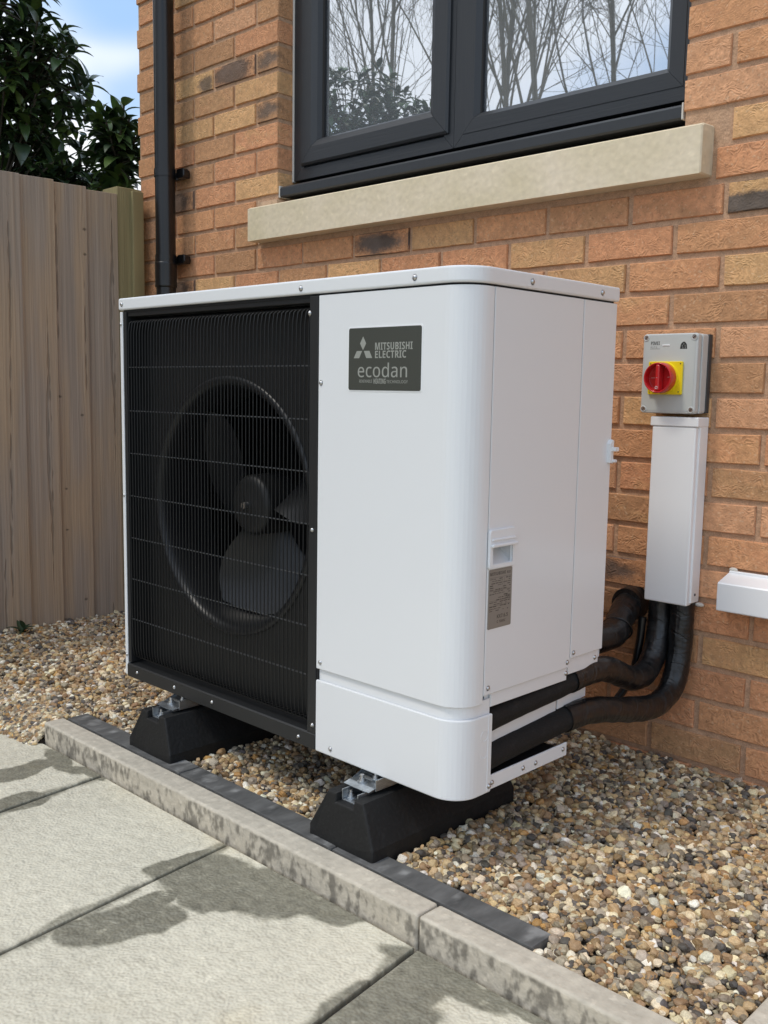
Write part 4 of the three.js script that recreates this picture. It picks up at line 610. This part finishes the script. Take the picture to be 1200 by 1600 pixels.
function shrub(label, base, lobes, seed, singles, leafLen) {
  const R = rng(seed), t = thing('evergreen_shrub', label, 'shrub', base, 'evergreen shrubs beyond the fence'), leaves = [], stems = [], V = (x, y, z) => new THREE.Vector3(x, y, z);
  for (const [cx, cy, cz, rx, ry, rz, nTip] of lobes) for (let i = 0; i < nTip; i++) {
    const d = V(R() * 2 - 1, R() * 2 - 0.8, R() * 2 - 1).normalize(), rr = 0.55 + 0.47 * Math.sqrt(R()), tip = V(cx + d.x * rx * rr, cy + d.y * ry * rr, cz + d.z * rz * rr);
    const up = V(d.x * 0.7, 0.75 + 0.4 * d.y, d.z * 0.7).normalize(), tl = 0.09 + 0.07 * R(); stems.push([V(cx + d.x * rx * 0.15, cy - ry * 0.3 + d.y * ry * 0.2, cz + d.z * rz * 0.15), tip]);
    const nl = 8 + ((R() * 5) | 0), a0 = R() * 6.28, X = V(1, 0, 0).cross(up).normalize(), Y = up.clone().cross(X); if (i % 5 === 0) stems.push([tip, tip.clone().addScaledVector(up, 0.02)]);
    for (let k = 0; k < nl; k++) {
      const f = k / nl, a = a0 + k * 2.4, dir = X.clone().multiplyScalar(Math.cos(a)).addScaledVector(Y, Math.sin(a)).multiplyScalar(0.85 + 0.2 * R()).addScaledVector(up, lerp(-0.15, 1.0, f) + 0.3 * (R() - 0.5)).normalize();
      const p = tip.clone().addScaledVector(up, -tl * (1 - f)); const side = dir.clone().cross(V(0, 1, 0).addScaledVector(up, 0.6)).normalize(), nn = side.clone().cross(dir).normalize();
      const m = new THREE.Matrix4().makeBasis(dir, nn, side.clone()), s = leafLen * (0.7 + 0.55 * R()) * lerp(1, 0.75, f); m.scale(V(s, s, s * (0.85 + 0.3 * R()))); m.setPosition(p);
      const fresh = R() < 0.22 + 0.3 * (f > 0.7 ? 1 : 0); leaves.push({ m, g: (R() * 3) | 0, c: fresh ? 2 : R() < 0.4 ? 1 : R() < 0.5 ? 0 : 3, p: p.clone().add(t.position) });
    }
  }
  if (singles) { const cam = camera.position; for (const l of leaves) { const v = l.p.clone().sub(cam), k = v.clone().applyQuaternion(new THREE.Quaternion().setFromEuler(camera.rotation).invert()), x = k.x / -k.z, y = k.y / -k.z; l.v = (x > -0.43 && x < 0.43 && y < 0.56 && l.p.y > 1.5 ? 0 : 50) + v.length(); } leaves.sort((a, b) => a.v - b.v); }
  const one = leaves.splice(0, singles); one.forEach((l, i) => { const m = mesh(i ? `leaf_${String(i).padStart(3, '0')}` : 'leaf', leafGeos[l.g], leafMats[l.c], t); m.applyMatrix4(l.m); });
  leafMats.forEach((mat, c) => { const gs = leaves.filter(l => l.c === c).map(l => leafGeos[l.g].clone().applyMatrix4(l.m)); if (gs.length) mesh('foliage', mergeGeometries(gs), mat, t).userData.kind = 'stuff'; });
  const bark = std({ color: rgb(0.05, 0.042, 0.028), roughness: 0.9 }), root = V(0, 0, 0);
  const sg = stems.map(([a, b]) => new THREE.TubeGeometry(new THREE.LineCurve3(a, b), 1, 0.0045, 4)); mesh('twigs', mergeGeometries(sg), bark, t).userData.kind = 'stuff';
  lobes.slice(0, 4).forEach(([cx, cy, cz], i) => mesh('stem', new THREE.TubeGeometry(new THREE.QuadraticBezierCurve3(V(0.06 * (i - 1), -0.1, 0.05 * i), V(cx * 0.4, cy * 0.6, cz * 0.5), V(cx, cy, cz)), 8, 0.02, 6), bark, t));
}
shrub('tall dark glossy evergreen shrub rising above the fence into the sky', [-2.86, 0, 0.25], [[0.05, 1.60, 0.05, 0.32, 0.42, 0.40, 80], [0.02, 2.0, -0.10, 0.30, 0.30, 0.27, 70], [0.02, 2.38, 0.04, 0.28, 0.30, 0.24, 40], [0.12, 1.60, -0.26, 0.28, 0.22, 0.24, 50], [0.44, 1.72, -0.26, 0.12, 0.17, 0.11, 26], [0.05, 1.25, 0.1, 0.32, 0.3, 0.55, 30]], 3, 300, 0.105);
shrub('large evergreen shrub further along behind the fence, mirrored in the left window pane', [-4.4, 0, 3.0], [[0, 2.2, 0, 0.55, 0.6, 0.5, 80], [-0.15, 2.85, 0.05, 0.5, 0.42, 0.45, 60], [0.32, 2.62, 0.2, 0.38, 0.4, 0.38, 46], [-0.6, 2.6, 0, 0.4, 0.5, 0.4, 40]], 6, 0, 0.12);

// weed by the fence
{
  const w = thing('weed', 'small dark green weed at the foot of the fence', 'weed', [-2.125, -0.004, 0.555]), R = rng(2); const lm = std({ color: rgb(0.022, 0.045, 0.016), roughness: 0.5, side: THREE.DoubleSide });
  for (let k = 0; k < 9; k++) { const m = mesh('leaf', leafGeos[k % 3], lm, w); m.rotation.set(0, k * 0.9 + R(), 0.25 + 0.8 * R()); m.scale.setScalar(0.035 + 0.025 * R()); m.position.set(0.006 * Math.cos(k), 0.004 * k * R(), 0.006 * Math.sin(k)); }
}

// ------------------------------------------------------------------ garden trees behind the viewer, seen in the window panes
function bareTree(label, x, z, h, seed, lean, twigM, limbM) {
  const R = rng(seed), t = thing('bare_tree', label, 'tree', [x, 0, z], 'bare winter trees across the garden'), limbs = [], twigs = [], V = (a, b, c) => new THREE.Vector3(a, b, c);
  const cyl = (pts, r0, r1, n) => { const c = new THREE.CatmullRomCurve3(pts), g = new THREE.TubeGeometry(c, pts.length + 1, 1, n), p = g.attributes.position, sg = pts.length + 1, v = V(0, 0, 0), q = V(0, 0, 0); for (let i = 0; i <= sg; i++) { c.getPointAt(i / sg, q); const r = lerp(r0, r1, i / sg); for (let j = 0; j <= n; j++) { const k = i * (n + 1) + j; v.fromBufferAttribute(p, k).sub(q).multiplyScalar(r).add(q); p.setXYZ(k, v.x, v.y, v.z); } } g.deleteAttribute('uv'); return g; };
  const grow = (p, d, L, r, lev) => {
    const pts = [p.clone()], n = lev < 2 ? 6 : 3, dir = d.clone(); for (let i = 0; i < n; i++) { dir.add(V((R() - 0.5) * (lev ? 0.22 : 0.09), 0.05 + (R() - 0.5) * 0.12, (R() - 0.5) * (lev ? 0.22 : 0.09))).normalize(); pts.push(pts[pts.length - 1].clone().addScaledVector(dir, L / n)); }
    const r1 = lev >= 4 ? r * 0.5 : r * 0.42; (lev < 3 ? limbs : twigs).push(cyl(pts, r, r1, lev < 2 ? 7 : lev < 3 ? 5 : 3));
    if (lev >= 5) return; const kids = [10, 5, 5, 4, 3][lev];
    for (let k = 0; k < kids; k++) { const f = lev === 0 ? 0.32 + 0.66 * (k + R() * 0.6) / kids : 0.22 + 0.76 * (k + R()) / kids, i = Math.min(n - 1, (f * n) | 0), q = pts[i].clone().lerp(pts[i + 1], f * n - i), a = R() * 6.28, sp = lev === 0 ? 0.42 + 0.25 * R() : 0.5 + 0.4 * R(), X = V(dir.y, -dir.x, 0.3).normalize(), Y = dir.clone().cross(X); const nd = dir.clone().addScaledVector(X, Math.cos(a) * sp).addScaledVector(Y, Math.sin(a) * sp).add(V(0, 0.22, 0)).normalize(); grow(q, nd, L * (lev === 0 ? 0.5 * (1.15 - f * 0.6) : 0.5 + 0.14 * R()), Math.max(0.0035, lerp(r, r1, f) * (lev === 0 ? 0.52 : 0.56)), lev + 1); }
  };
  grow(V(0, -0.1, 0), V(lean, 1, lean * 0.3).normalize(), h, h * 0.0052, 0);
  mesh('trunk', mergeGeometries(limbs), limbM, t); mesh('twigs', mergeGeometries(twigs), twigM, t).userData.kind = 'stuff';
}
{
  const lm = std({ color: rgb(0.21, 0.17, 0.115), roughness: 0.95 }), tm = std({ color: rgb(0.19, 0.15, 0.10), roughness: 0.95 });
  const T = [[-8.9, 8.0, 9.0, 1, 0.0, 'tall bare tree mirrored in the middle of the left pane'], [-8.25, 8.8, 8.6, 2, 0.08, 'bare forked tree mirrored at the right of the left pane'], [-10.4, 9.4, 8.8, 3, -0.03, 'bare tree mirrored at the left of the left pane'], [-7.15, 8.4, 8.4, 4, 0.03, 'bare tree mirrored at the left of the right pane'], [-6.6, 8.0, 8.8, 5, -0.02, 'bare multi stemmed tree mirrored in the middle of the right pane'], [-5.9, 7.6, 9.2, 6, 0.0, 'straight bare tree mirrored right of centre in the right pane'], [-5.6, 8.6, 8.0, 7, 0.26, 'leaning bare tree mirrored at the far right of the right pane'], [-4.75, 9.4, 7.6, 8, -0.1, 'low bare tree mirrored at the right edge of the right pane'], [-7.6, 12.0, 10.5, 9, 0.02, 'distant bare tree mirrored behind the others in the right pane']];
  for (const [x, z, h, s, l, lab] of T) bareTree(lab, x, z, h, s * 13 + 1, l, tm, lm);
}

renderer.render(scene, camera);
